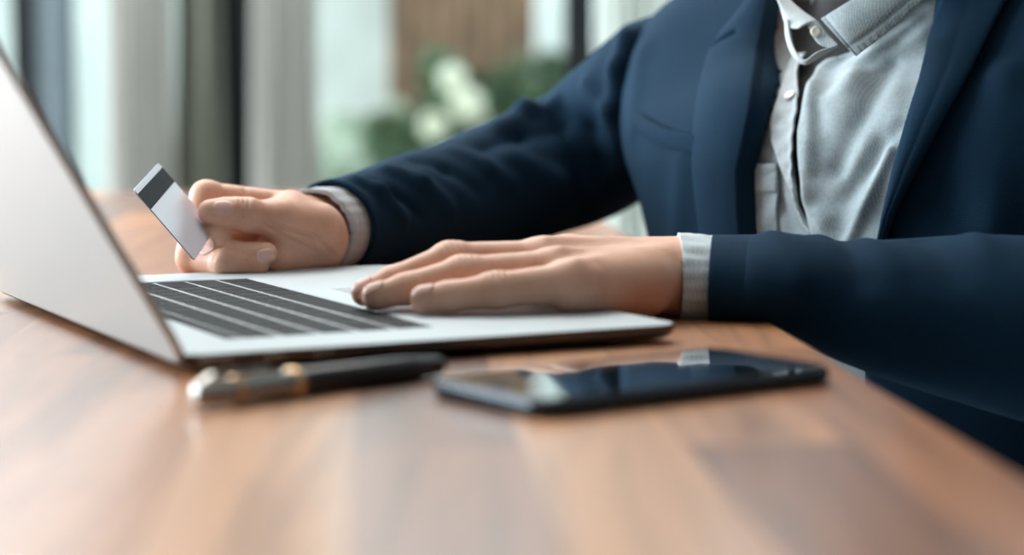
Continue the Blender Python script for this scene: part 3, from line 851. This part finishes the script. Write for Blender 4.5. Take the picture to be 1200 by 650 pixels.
# collar leaf on the person's left: spread point at (1003, 65)
top = pcurve([(962, 22, 1.262), (985, 8, 1.258), (1020, -14, 1.262), (1070, -45, 1.280), (1120, -75, 1.305)], 40)
bot = pcurve([(1003, 66, 1.243), (1014, 58, 1.240), (1042, 36, 1.240), (1085, -2, 1.250), (1140, -45, 1.275)], 40)
def leaf_pt(k, t):
    e = np.exp(-((t-0.80)/0.035)**2)+np.exp(-((k-3.0)/0.7)**2)      # seam sunk a little inside the edge, puckered outside it
    pk = 0.0006*math.sin(k*2.1)*max(0, (t-0.8)/0.2)
    return top[k]*(1-t)+bot[k]*t+np.array([-0.002, -0.004, 0.001])*math.sin(pi*t)+np.array([0.0004, 0.0012, -0.0004])*e+np.array([0, -1, 0.3])*pk
leaf_l = [[leaf_pt(k, t) for k in range(40)] for t in np.linspace(0, 1, 26)]
sheet('collar_leaf', leaf_l, M['shirt'], shirt)
st1 = [[leaf_l[r][k]+np.array([-0.0006, -0.0012, 0.0004]) for k in range(3, 40)] for r in (21,)][0]
V = []; F = []
for k in range(len(st1)-1):      # row of stitches along the leaf's edge
    a, b = st1[k], st1[k+1]
    for q in range(3):
        c0 = a+(b-a)*(q/3+0.05); c1 = a+(b-a)*(q/3+0.23); n_ = len(V); w_ = np.array([0, 0, 0.0004])
        V += [c0-w_, c1-w_, c1+w_, c0+w_]; F.append((n_, n_+1, n_+2, n_+3))
mesh('stitching', V, F, M['thread'], shirt, None, False)
# collar leaf on the person's right, turned edge-on, and the open collar band with its button
topr = pcurve([(958, 24, 1.268), (938, 10, 1.285), (918, -10, 1.31), (895, -50, 1.35)], 20)
botr = pcurve([(936, 34, 1.262), (921, 30, 1.272), (911, 0, 1.295), (885, -45, 1.335)], 20)
sheet('collar_leaf', [[topr[k]*(1-t)+botr[k]*t+np.array([-0.002, -0.003, 0])*math.sin(pi*t) for k in range(20)] for t in np.linspace(0, 1, 8)], M['cuff_pale'], shirt)
bl = pcurve([(919, 22, 1.274), (921, 46, 1.268), (929, 66, 1.262), (944, 76, 1.256), (962, 66, 1.252), (983, 53, 1.248)], 30)
b2 = pcurve([(924, 22, 1.270), (927, 44, 1.263), (934, 62, 1.256), (944, 70, 1.251), (957, 61, 1.247), (982, 52.5, 1.246)], 30)
sheet('collar_band', [[bl[k]*(1-t)+b2[k]*t for k in range(30)] for t in (0, 0.5, 1)], M['cuff_pale'], shirt, 0.0014)
i1 = pcurve([(958, 24, 1.266), (964, 32, 1.262), (972, 42, 1.256), (983, 53, 1.247)], 14)
i2 = pcurve([(944, 24, 1.268), (950, 38, 1.262), (959, 52, 1.254), (975, 57, 1.248)], 14)
sheet('collar_tab', [[i1[k]*(1-t)+i2[k]*t+np.array([0, -0.001, 0]) for k in range(14)] for t in np.linspace(0, 1, 5)], M['shirt'], shirt)
lathe('button', [(0, 0.0030), (0.0005, 0.0036), (0.0014, 0.0035), (0.0012, 0.0018), (0.0010, 0)], at(956.5, 37, 1.257), (-0.3, -1, 0.1), M['button'], shirt, 20)
mesh('collar_stand', stand, Fs, M['shirt'], shirt).modifiers.new('s', 'SOLIDIFY').thickness = 0.002

# cuffs
def weave_disp(V, N): return 0.0006*np.sin(V[:, 2]*1100)+0.0005*np.sin(V[:, 1]*500+V[:, 0]*300)
def cuff(name, keys, m, disp=None, nu=72):
    o = loft(name, keys, nu, 26, m, shirt, disp); s = o.modifiers.new('s', 'SOLIDIFY'); s.thickness = 0.0028; s.offset = -1
    return o
cL0, cL1 = at(794, 326, 1.098), at(870, 327, 1.098)
cuff('cuff', [(*cL0, 0.0370, 0.0215), (*(cL0*0.7+cL1*0.3), 0.0372, 0.0212), (*cL1, 0.037, 0.0205)], M['cuff_pale'], weave_disp)
cR = np.array([at(367, 272, 1.298), at(392, 267.5, 1.335), at(430, 259, 1.38)])
cuff('cuff', [(*cR[0], 0.0255, 0.0250), (*cR[1], 0.0258, 0.0255), (*cR[2], 0.027, 0.027)], M['cuff_grey'], weave_disp)

# ------------------------------------------------------------------ jacket
def jacket_body(P):
    d = torso(P)-0.013
    for s in (1, -1):
        d = smin(d, cone(P, pw(s*0.170, -0.005, 0.115), pw(s*0.10, 0.0, 0.12), 0.070, 0.072), 0.03)
    return d
# opening edges (pixels: y -> x) measured along the lapels' inner edges
in_l = [(-80, 922), (0, 907), (60, 896), (100, 893), (130, 891), (165, 884), (200, 875), (250, 876), (300, 880), (360, 900)]
in_r = [(-80, 1125), (0, 1098), (60, 1086), (100, 1077), (150, 1063), (200, 1050), (250, 1040), (285, 1034), (360, 1010)]
ysq = np.linspace(-80, 360, 60)
PLq = pix_trace(jacket_body, interp(in_l, ysq), ysq); PRq = pix_trace(jacket_body, interp(in_r, ysq), ysq)
sl_, _, zl_ = to_p(PLq.astype(np.float32)); sr_, _, zr_ = to_p(PRq.astype(np.float32))
def opening(s, f, z):
    o = np.argsort(zl_); a = np.interp(z, zl_[o], sl_[o]); o2 = np.argsort(zr_); b = np.interp(z, zr_[o2], sr_[o2])
    return np.where(f > 0, np.maximum(s-a, b-s), 1.0)      # negative inside the opening
jfolds = []
def jfold(a, b, w, amp):
    P = pix_trace(jacket_body, [a[0], b[0]], [a[1], b[1]]); jfolds.append((P[0], P[1], w, amp))
jfold((1178, 90), (1165, 260), 0.012, -0.006)
jfold((1130, 60), (1110, 260), 0.014, 0.004)
jfold((752, 60), (742, 150), 0.010, -0.003)
jfold((800, 190), (795, 280), 0.012, -0.003)
def jacket_f(P):
    d = jacket_body(P)
    for a, b, w, amp in jfolds:
        dd = cone(P, a, b, 0, 0); d = d+amp*np.exp(-(dd/w)**2)
    sh = smax(d, -(d+0.010), 0.002)
    s, f, z = to_p(P)
    sh = smax(sh, -opening(s, f, z), 0.003)
    sh = np.maximum(sh, -0.34-z)
    nk = cone(P, pw(0, 0.02, 0.10), pw(0, 0.05, 0.34), 0.074, 0.074)
    return smax(sh, -nk, 0.003)
JV, JF = nets(jacket_f, (-0.02, 0.98, -0.35), (0.62, 1.74, 0.30), 0.0042, 2)
jacket = mesh('jacket', JV, JF, M['navy'], person)

def roll(A, inner_right):
    t = A if inner_right else 1-A            # t = 1 at the inner (rolled) edge
    return t
def lap_off_l(A, B, X, Y):
    return 0.0030+0.0055*np.sin(pi*np.clip(A, 0, 1))**0.7+0.0010*np.clip((A-0.55)/0.45, 0, 1)*(A < 0.93)-0.010*np.clip((A-0.9)/0.1, 0, 1)
out_l = [(-75, 912), (-40, 898), (0, 880), (20, 864), (38, 848), (46, 843), (60, 834), (85, 826), (110, 821), (140, 817), (165, 815), (200, 815), (240, 819), (285, 825), (340, 836)]
inn_l = [(y, x+1) for y, x in in_l]
patch('lapel', out_l, inn_l, -75, 340, 56, 170, jacket_body, lambda A, B, X, Y: lap_off_l(A, B, X, Y)-0.0045*np.exp(-(seg_d(X, Y, (838, 58), (867, 47))/1.9)**2), M['navy'], jacket, 0.0022)
out_r = [(-75, 1245), (0, 1188), (60, 1158), (100, 1137), (150, 1108), (200, 1080), (250, 1055), (285, 1043), (330, 1024)]
inn_r = [(y, x-1) for y, x in in_r]
def lap_off_r(A, B, X, Y): return 0.0030+0.007*np.sin(pi*np.clip(A, 0, 1))**0.7+0.003*(1-A)-0.010*np.clip((0.08-A)/0.08, 0, 1)+0.004*np.clip((A-0.6)/0.4, 0, 1)
patch('lapel', inn_r, out_r, -75, 330, 30, 80, jacket_body, lap_off_r, M['navy'], jacket, 0.0022)
# breast pocket welt
def welt_y(x): return 133+(x-750)*0.40+5.0*math.sin((x-750)/66*pi)
g1 = []
for k in range(9):
    t = k/8; row = []
    for x in np.linspace(750, 822, 24):
        p = pix_trace(jacket_body, [x], [welt_y(x)+t*22])[0]; n = grad(jacket_body, p[None])[0]
        row.append(p+n*(0.0042*(1-t)**0.6+0.0006))
    g1.append(row)
sheet('breast_pocket', g1, M['navy'], jacket, 0.0015)

# sleeves
def fold_disp(items):
    def f(V, N):
        d = 0.0012*np.sin(V[:, 0]*37+V[:, 1]*23)*np.sin(V[:, 2]*47+V[:, 1]*19)
        for a, b, w, amp in items:
            dd = cone(V.astype(np.float32), a, b, 0, 0); d = d+amp*np.exp(-(dd/w)**2)
        return d
    return f
rs_keys = [(389, 267.5, 1.328, 29.5), (422, 261, 1.362, 32), (475, 249, 1.405, 36), (560, 226, 1.495, 43), (630, 200, 1.555, 49), (684, 180, 1.565, 52), (736, 142, 1.545, 54), (785, 108, 1.52, 57), (830, 92, 1.50, 50)]
keys = [(*at(x, y, Yq), r*mm, r*mm) for x, y, Yq, r in rs_keys]
def rsleeve_f(P): return chain(P, [(at(x, y, Yq), r*mm) for x, y, Yq, r in rs_keys], 0.004)
def onsleeve(items):
    out = []
    for pts, w, amp in items:
        P = pix_trace(rsleeve_f, [p[0] for p in pts], [p[1] for p in pts])
        out += [(P[k], P[k+1], w, amp) for k in range(len(P)-1)]
    return out
rf = onsleeve([([(415, 216), (440, 228), (470, 258)], 0.005, 0.0045), ([(432, 214), (462, 228), (492, 254)], 0.004, -0.0040), ([(452, 203), (490, 218), (525, 245)], 0.006, 0.0042),
               ([(485, 192), (520, 202), (560, 225)], 0.006, -0.0030), ([(530, 180), (570, 196), (600, 215)], 0.007, 0.0030), ([(585, 152), (615, 133), (645, 124)], 0.008, 0.0065), ([(565, 175), (610, 158), (655, 150)], 0.008, -0.0045),
               ([(655, 122), (690, 150), (705, 190)], 0.009, -0.0050), ([(690, 100), (716, 130), (724, 170)], 0.007, 0.0045), ([(600, 185), (650, 215), (700, 228)], 0.010, 0.004),
               ([(786, 12), (752, 40), (738, 80), (736, 128)], 0.0045, -0.0050), ([(772, 18), (738, 46), (724, 82), (722, 120)], 0.007, 0.0045)])
slv = loft('sleeve', keys, 84, 150, M['navy'], jacket, fold_disp(rf)); slv.modifiers.new('s', 'SOLIDIFY').thickness = 0.0025
ls = [(at(834, 331, 1.095), 0.040, 0.0228), (at(880, 332, 1.092), 0.043, 0.0232), (np.array([0.150, 1.088, 0.0175]), 0.047, 0.0240), (np.array([0.185, 1.086, 0.008]), 0.050, 0.031), (np.array([0.245, 1.075, 0.000]), 0.054, 0.043), (np.array([0.31, 1.055, -0.008]), 0.058, 0.050), (np.array([0.375, 1.045, -0.005]), 0.062, 0.058), (np.array([0.405, 1.075, 0.045]), 0.060, 0.060), (pw(-0.19, 0.0, 0.11), 0.064, 0.064)]
keys = [(*c, a, b) for c, a, b in ls]
lf = [(at(905, 286, 1.085), at(935, 330, 1.045), 0.007, 0.0025), (at(975, 282, 1.085), at(1010, 330, 1.04), 0.009, -0.003), (at(1010, 280, 1.08), at(1050, 310, 1.04), 0.008, 0.003), (at(1080, 282, 1.07), at(1120, 320, 1.03), 0.009, -0.0025), (at(1140, 280, 1.07), at(1165, 300, 1.03), 0.007, 0.002), (at(960, 278, 1.10), at(990, 284, 1.06), 0.006, 0.003)]
slv = loft('sleeve', keys, 84, 150, M['navy'], jacket, fold_disp(lf)); slv.modifiers.new('s', 'SOLIDIFY').thickness = 0.0025
# trousers, shoes, hair
def trouser_f(P):
    d = cone(P, pw(0.06, -0.01, -0.30), pw(-0.06, -0.01, -0.30), 0.118, 0.118)
    for s in (1, -1):
        d = smin(d, chain(P, [(pw(s*0.09, 0.0, -0.305), 0.108), (pw(s*0.13, 0.40, -0.28), 0.076), (pw(s*0.13, 0.435, -0.50), 0.070), (pw(s*0.13, 0.425, -0.668), 0.060)], 0.03), 0.03)
    return np.maximum(d, -0.69-P[:, 2])
TV, TF = nets(trouser_f, (-0.36, 0.72, -0.72), (0.52, 1.62, -0.16), 0.009, 2)
mesh('trousers', TV, TF, M['trouser'], person)
for s in (1, -1):
    def shoe_f(P):
        d = smin(cone(P, pw(s*0.13, 0.40, -0.70), pw(s*0.145, 0.57, -0.722), 0.044, 0.034), cone(P, pw(s*0.13, 0.415, -0.66), pw(s*0.13, 0.42, -0.70), 0.043, 0.046), 0.02)
        return smax(d, -0.749-P[:, 2], 0.006)
    c = pw(s*0.135, 0.48, -0.70)
    XV, XF = nets(shoe_f, c-np.array([0.17, 0.17, 0.06]), c+np.array([0.17, 0.17, 0.10]), 0.006, 2)
    mesh('shoe', XV, XF, M['shoe'], person)
def hair_f(P):
    h = ell(P, HEAD+np.array([0, 0, 0.012])-pd*0.006, (0.085, 0.103, 0.118), axP)
    s, f, z = to_p(P)
    face = ell(P, pw(0, 0.165, 0.375), (0.072, 0.075, 0.085), axP)
    h = smax(h, -face, 0.012); h = smax(h, 0.345-z, 0.02)
    return h+0.0015*np.sin(s*260+f*90)
HV, HF = nets(hair_f, HEAD-0.16, HEAD+0.17, 0.006, 1)
mesh('hair', HV, HF, M['hair'], person)
def ellipsoid(name, c, r, m, n=14):
    V = [c+axP.T@(np.array(r)*np.array([math.sin(a)*math.cos(b), math.sin(a)*math.sin(b), math.cos(a)])) for a in np.linspace(0.02, pi-0.02, n) for b in np.linspace(0, 2*pi, 2*n, endpoint=False)]
    F = [(i*2*n+j, i*2*n+(j+1) % (2*n), (i+1)*2*n+(j+1) % (2*n), (i+1)*2*n+j) for i in range(n-1) for j in range(2*n)]
    return mesh(name, V, F, m, person, None, flip=True)
for s in (1, -1):
    e = ellipsoid('eye', pw(s*0.032, 0.1545, 0.408), (0.0125, 0.0125, 0.0062), M['eye'])
    ellipsoid('iris', pw(s*0.032, 0.1650, 0.4075), (0.0050, 0.0028, 0.0048), M['hair'])
    ellipsoid('eyebrow', pw(s*0.033, 0.1640, 0.429), (0.0185, 0.006, 0.0036), M['hair'])
ellipsoid('lips', pw(0, 0.1640, 0.3195), (0.0225, 0.0095, 0.0075), M['lips'])
lathe('button', [(0, 0.007), (0.001, 0.009), (0.0026, 0.0085), (0.0018, 0.005), (0.0016, 0)], pw(0.0, 0.150, -0.10), pd, M['horn'], jacket, 20)

# ================================================================== BANK CARD
card = empty('bank_card', at(205, 243, 1.22), 'grey bank card with black magnetic stripe held between thumb and fingers', 'card')
cA = at(186, 190.5, 1.2525)
vS = at(245.5, 260, 1.2578)-cA
vL0 = at(165, 228.5, 1.1720)-cA
eS = vS/np.linalg.norm(vS); vL0 -= eS*(vL0@eS); eL = vL0/np.linalg.norm(vL0); eN = np.cross(eL, eS)
if eN[1] > 0: eN = -eN
CL, CS, CT = 0.0856, 0.0540, 0.0008
fr = (cA, eL, eS, eN)
rounded_slab('plate', CL, CS, -CT, 0, 0.0031, 0.00025, fr, M['card'], card, n=6)
def card_strip(name, s0, s1, l0, l1, m, h=0.00006):
    V = [cA+eL*l+eS*s+eN*(h if q else -0.00002) for q in (0, 1) for l, s in ((l0, s0), (l1, s0), (l1, s1), (l0, s1))]
    F = [(3, 2, 1, 0), (4, 5, 6, 7), (0, 1, 5, 4), (1, 2, 6, 5), (2, 3, 7, 6), (3, 0, 4, 7)]
    return mesh(name, V, F, m, card, None, False)
card_strip('magnetic_stripe', 0.0036, 0.0152, 0.0001, CL-0.0001, M['stripe'])

# ================================================================== PHONE
phone = empty('smartphone', (0.051, 0.822, 0), 'black glass smartphone lying face up on the table in front of the laptop', 'phone')
pa = math.radians(37); pe = np.array([math.cos(pa), math.sin(pa), 0]); pf = np.array([-math.sin(pa), math.cos(pa), 0])
PHL, PHW, PHT = 0.158, 0.078, 0.0074
pO = np.array([0.051, 0.822, 0])-pe*PHL/2-pf*PHW/2
rounded_slab('body', PHL, PHW, 0.0002, PHT, 0.0105, 0.0030, (pO, pe, pf, ez), M['phone_metal'], phone, n=10)
rounded_slab('screen', PHL-0.004, PHW-0.004, PHT-0.0010, PHT+0.0004, 0.009, 0.0003, (pO+pe*0.002+pf*0.002, pe, pf, ez), M['phone_glass'], phone, n=10)
hb = pO+pe*0.0095+pf*PHW/2+ez*(PHT+0.0003)
lathe('home_button', [(0, 0.0056), (0.0003, 0.0056), (0.0003, 0.0048), (0.0001, 0.0046), (0.0001, 0)], hb, ez, M['phone_metal'], phone, 28)
bm = bmesh.new()
vs = add_box(bm, (PHL-0.0085, PHW/2-0.006, PHT+0.0003), (PHL-0.0070, PHW/2+0.006, PHT+0.0006), 0.0002, 1)
for v in bm.verts: v.co = Vector(pO+pe*v.co.x+pf*v.co.y+ez*v.co.z)
bm_obj('earpiece', bm, M['rubber'], phone)

# ================================================================== PEN
pA, pB = on(229, 463, 0.0062), on(527, 426, 0.0050)
pax = (pB-pA)/np.linalg.norm(pB-pA); PL = float(np.linalg.norm(pB-pA))
pen = empty('pen', (pA+pB)/2*np.array([1, 1, 0]), 'slim pen with silver cap and black barrel lying beside the laptop', 'pen')
lathe('cap', [(0, 0.0030), (0.0012, 0.0046), (0.004, 0.0052), (0.050, 0.0060), (0.0515, 0.0058)], pA, pax, M['silver'], pen)
lathe('barrel', [(0.0515, 0.0050), (0.053, 0.0056), (0.11, 0.0054), (0.128, 0.0040), (0.1282, 0.0030)], pA, pax, M['pen_black'], pen)
lathe('tip', [(0.128, 0.0038), (PL-0.004, 0.0024), (PL, 0.0006)], pA, pax, M['silver'], pen)
lathe('band', [(0.0455, 0.0060), (0.0458, 0.0064), (0.0500, 0.0064), (0.0503, 0.0060)], pA, pax, M['gold'], pen)
lathe('band', [(0.0180, 0.0055), (0.0182, 0.0059), (0.0205, 0.0060), (0.0207, 0.0056)], pA, pax, M['gold'], pen)
sd = np.cross(pax, ez); sd /= np.linalg.norm(sd)
V = []
for t, w, hh in ((0.002, 0.0018, 0.0048), (0.008, 0.0018, 0.0078), (0.036, 0.0014, 0.0080), (0.042, 0.0012, 0.0066)):
    for q in ((-1, 0), (1, 0), (1, 1), (-1, 1)): V.append(pA+pax*t+sd*w*q[0]+ez*(hh-0.0012*(1-q[1])))
F = [(i*4+j, i*4+(j+1) % 4, (i+1)*4+(j+1) % 4, (i+1)*4+j) for i in range(3) for j in range(4)]+[(3, 2, 1, 0), (12, 13, 14, 15)]
mesh('clip', V, F, M['silver'], pen, None, False)

# ================================================================== CHAIR
chair = empty('dining_chair', pw(0, -0.02, FZ), 'dark upholstered chair the seated person sits on at the table', 'chair')
def pbox(name, s0, f0, z0, s1, f1, z1, m, bev, parent):
    bm = bmesh.new(); add_box(bm, (s0, f0, z0), (s1, f1, z1), bev, 3)
    for v in bm.verts: v.co = Vector(pw(v.co.x, v.co.y, v.co.z))
    bmesh.ops.reverse_faces(bm, faces=bm.faces[:])
    return bm_obj(name, bm, m, parent, smooth=False)
pbox('seat', -0.22, -0.22, -0.480, 0.22, 0.22, -0.4165, M['seat_fabric'], 0.02, chair)
pbox('backrest', -0.20, -0.265, -0.36, 0.20, -0.225, -0.02, M['seat_fabric'], 0.015, chair)
for s in (-0.18, 0.18):
    pbox('leg', s-0.015, 0.17, FZ, s+0.015, 0.20, -0.479, M['metal_leg'], 0.004, chair)
    pbox('leg', s-0.015, -0.255, FZ, s+0.015, -0.226, -0.10, M['metal_leg'], 0.004, chair)

# ================================================================== CURTAINS
def curtain(name, x0, x1, y, m, label, folds, amp, z0=FZ+0.02, z1=1.9, group=None):
    nx, nz = folds*14, 26; V = []
    for i in range(nz):
        z = z0+(z1-z0)*i/(nz-1)
        for j in range(nx):
            t = j/(nx-1); ph = t*folds*2*pi
            V.append((x0+(x1-x0)*t+0.012*math.sin(ph*0.5+z*1.3), y+amp*math.sin(ph+0.5*math.sin(t*9))+0.3*amp*math.sin(ph*2.3+z*2), z))
    F = [(i*nx+j, i*nx+j+1, (i+1)*nx+j+1, (i+1)*nx+j) for i in range(nz-1) for j in range(nx-1)]
    o = mesh(name, V, F, m); s = o.modifiers.new('s', 'SOLIDIFY'); s.thickness = 0.003
    return tag(o, label, 'curtain', group)
cy = WY-0.22
curtain('curtain', xw(128, cy), xw(206, cy), cy, M['curtain'], 'beige linen curtain hanging in folds beside the blue-grey window panel', 5, 0.035)
curtain('curtain', xw(206, cy), xw(262, cy), cy+0.03, M['curtain_olive'], 'dark olive curtain gathered against the black window post', 3, 0.035)
curtain('curtain', xw(296, cy), xw(374, cy), cy, M['curtain'], 'beige linen curtain hanging on the garden side of the black post', 5, 0.035)
curtain('curtain', xw(697, cy), xw(830, cy), cy, M['sheer'], 'white sheer curtain behind the seated person by the far post', 6, 0.03)
rail = empty('curtain_rail', (0, cy, 1.92), 'black curtain rail running below the ceiling along the window wall', 'curtain rail')
lathe('rail', [(0, 0.012), (4.0, 0.012)], (-2.6, cy, 1.92), (1, 0, 0), M['frame'], rail, 12)

# ================================================================== GARDEN
struct(box('ground', (-12, 5.6, FZ-0.2), (12, 22, FZ-0.05), M['ground']))
struct(box('ground', (-14, -4, FZ-0.2), (-3.3, 5.6, FZ-0.05), M['ground']))
gw = box('garden_wall', (xw(-300, 10.5), 10.4, FZ-0.05), (xw(480, 10.5), 10.6, 1.7), M['pale_wall'], bevel=0.02)
tag(gw, 'pale rendered garden wall out of focus beyond the curtains', 'wall')
hut = empty('garden_hut', (xw(560, 9.5), 9.6, FZ-0.05), 'brown boarded garden hut standing behind the flowering bush', 'hut')
bm = bmesh.new()
hx0, hx1 = xw(458, 9.5), xw(628, 9.5)
nb_ = 8
for k in range(nb_):
    a = hx0+(hx1-hx0)*k/nb_; add_box(bm, (a, 9.4, FZ-0.05), (a+(hx1-hx0)/nb_-0.008, 9.44, 1.9), 0.004, 1)
bm_obj('board_wall', bm, M['hut_wood'], hut)
box('side_wall', (hx0, 9.44, FZ-0.05), (hx1, 10.3, 1.9), M['hut_wood'], hut)
bm = bmesh.new(); add_box(bm, (hx0-0.15, 9.2, 1.9), (hx1+0.15, 10.4, 1.97), 0.01, 1); bm_obj('roof', bm, M['frame'], hut)
pp = box('garden_pillar', (xw(630, 8.6), 8.5, FZ-0.05), (xw(662, 8.6), 8.7, 1.9), M['pale_wall'], bevel=0.01)
tag(pp, 'pale narrow garden pillar beside the black window post', 'pillar')

def bush(cx, cy_, cz, rx, ry, rz, n, size, m, label, blossoms=(), seed=1):
    rng = np.random.default_rng(seed)
    root = empty('bush', (cx, cy_, FZ-0.05), label, 'bush')
    V = []; F = []
    for _ in range(n):
        d = rng.normal(size=3); d /= np.linalg.norm(d); r = rng.uniform(0.45, 1.0)**0.6
        p = np.array([cx, cy_, cz])+d*r*np.array([rx, ry, rz])*(1+0.18*math.sin(d[0]*7+d[2]*5))
        a = rng.normal(size=3); a /= np.linalg.norm(a); b = np.cross(a, rng.normal(size=3)); b /= np.linalg.norm(b); c = np.cross(a, b)
        L = size*rng.uniform(0.6, 1.3); W_ = L*0.42; k = len(V)
        V += [p-a*L, p-b*W_+c*W_*0.25, p+a*L, p+b*W_+c*W_*0.25]; F += [(k, k+1, k+2), (k, k+2, k+3)]
    mesh('foliage', V, F, m, root, None, False)
    for s in range(4):
        x = cx+rng.uniform(-0.4, 0.4)*rx
        lathe('stem', [(0, 0.02), (cz-FZ, 0.010)], (x, cy_, FZ-0.05), (rng.uniform(-0.15, 0.15), 0, 1), M['bark'], root, 8)
    for bx, by, bY, br in blossoms:
        c = at(bx, by, bY); VV = []; FF = []
        for _ in range(120):
            d = rng.normal(size=3); d /= np.linalg.norm(d); p = c+d*br*rng.uniform(0.85, 1.0)
            t1 = np.cross(d, [0.3, 0.2, 0.9]); t1 /= np.linalg.norm(t1); t2 = np.cross(d, t1); q = br*0.26; k = len(VV)
            VV += [p+t1*q, p+t2*q, p-t1*q, p-t2*q]; FF.append((k, k+1, k+2, k+3))
        mesh('blossom', VV, FF, M['blossom'], root, None, False)
    return root
bush(xw(572, 8.0), 8.0, -0.25, 0.46, 0.40, 0.48, 4200, 0.045, M['leaf'], 'dark green bush with cream blossoms in front of the garden hut',
     [(530, 92, 7.55, 0.055), (547, 122, 7.5, 0.065), (508, 148, 7.5, 0.055), (558, 135, 7.6, 0.04), (575, 158, 7.6, 0.03)], 3)
bush(xw(425, 8.6), 8.7, -0.38, 0.30, 0.35, 0.40, 1100, 0.05, M['leaf_pale'], 'pale green bush in front of the pale garden wall', (), 5)
bush(xw(668, 6.9), 6.9, -0.42, 0.16, 0.2, 0.36, 1100, 0.05, M['leaf'], 'low dark green bush beside the pale pillar', (), 9)
bush(xw(790, 8.8), 9.3, -0.05, 0.38, 0.35, 0.6, 1600, 0.05, M['leaf_pale'], 'tall pale green bush seen through the sheer curtain', (), 11)
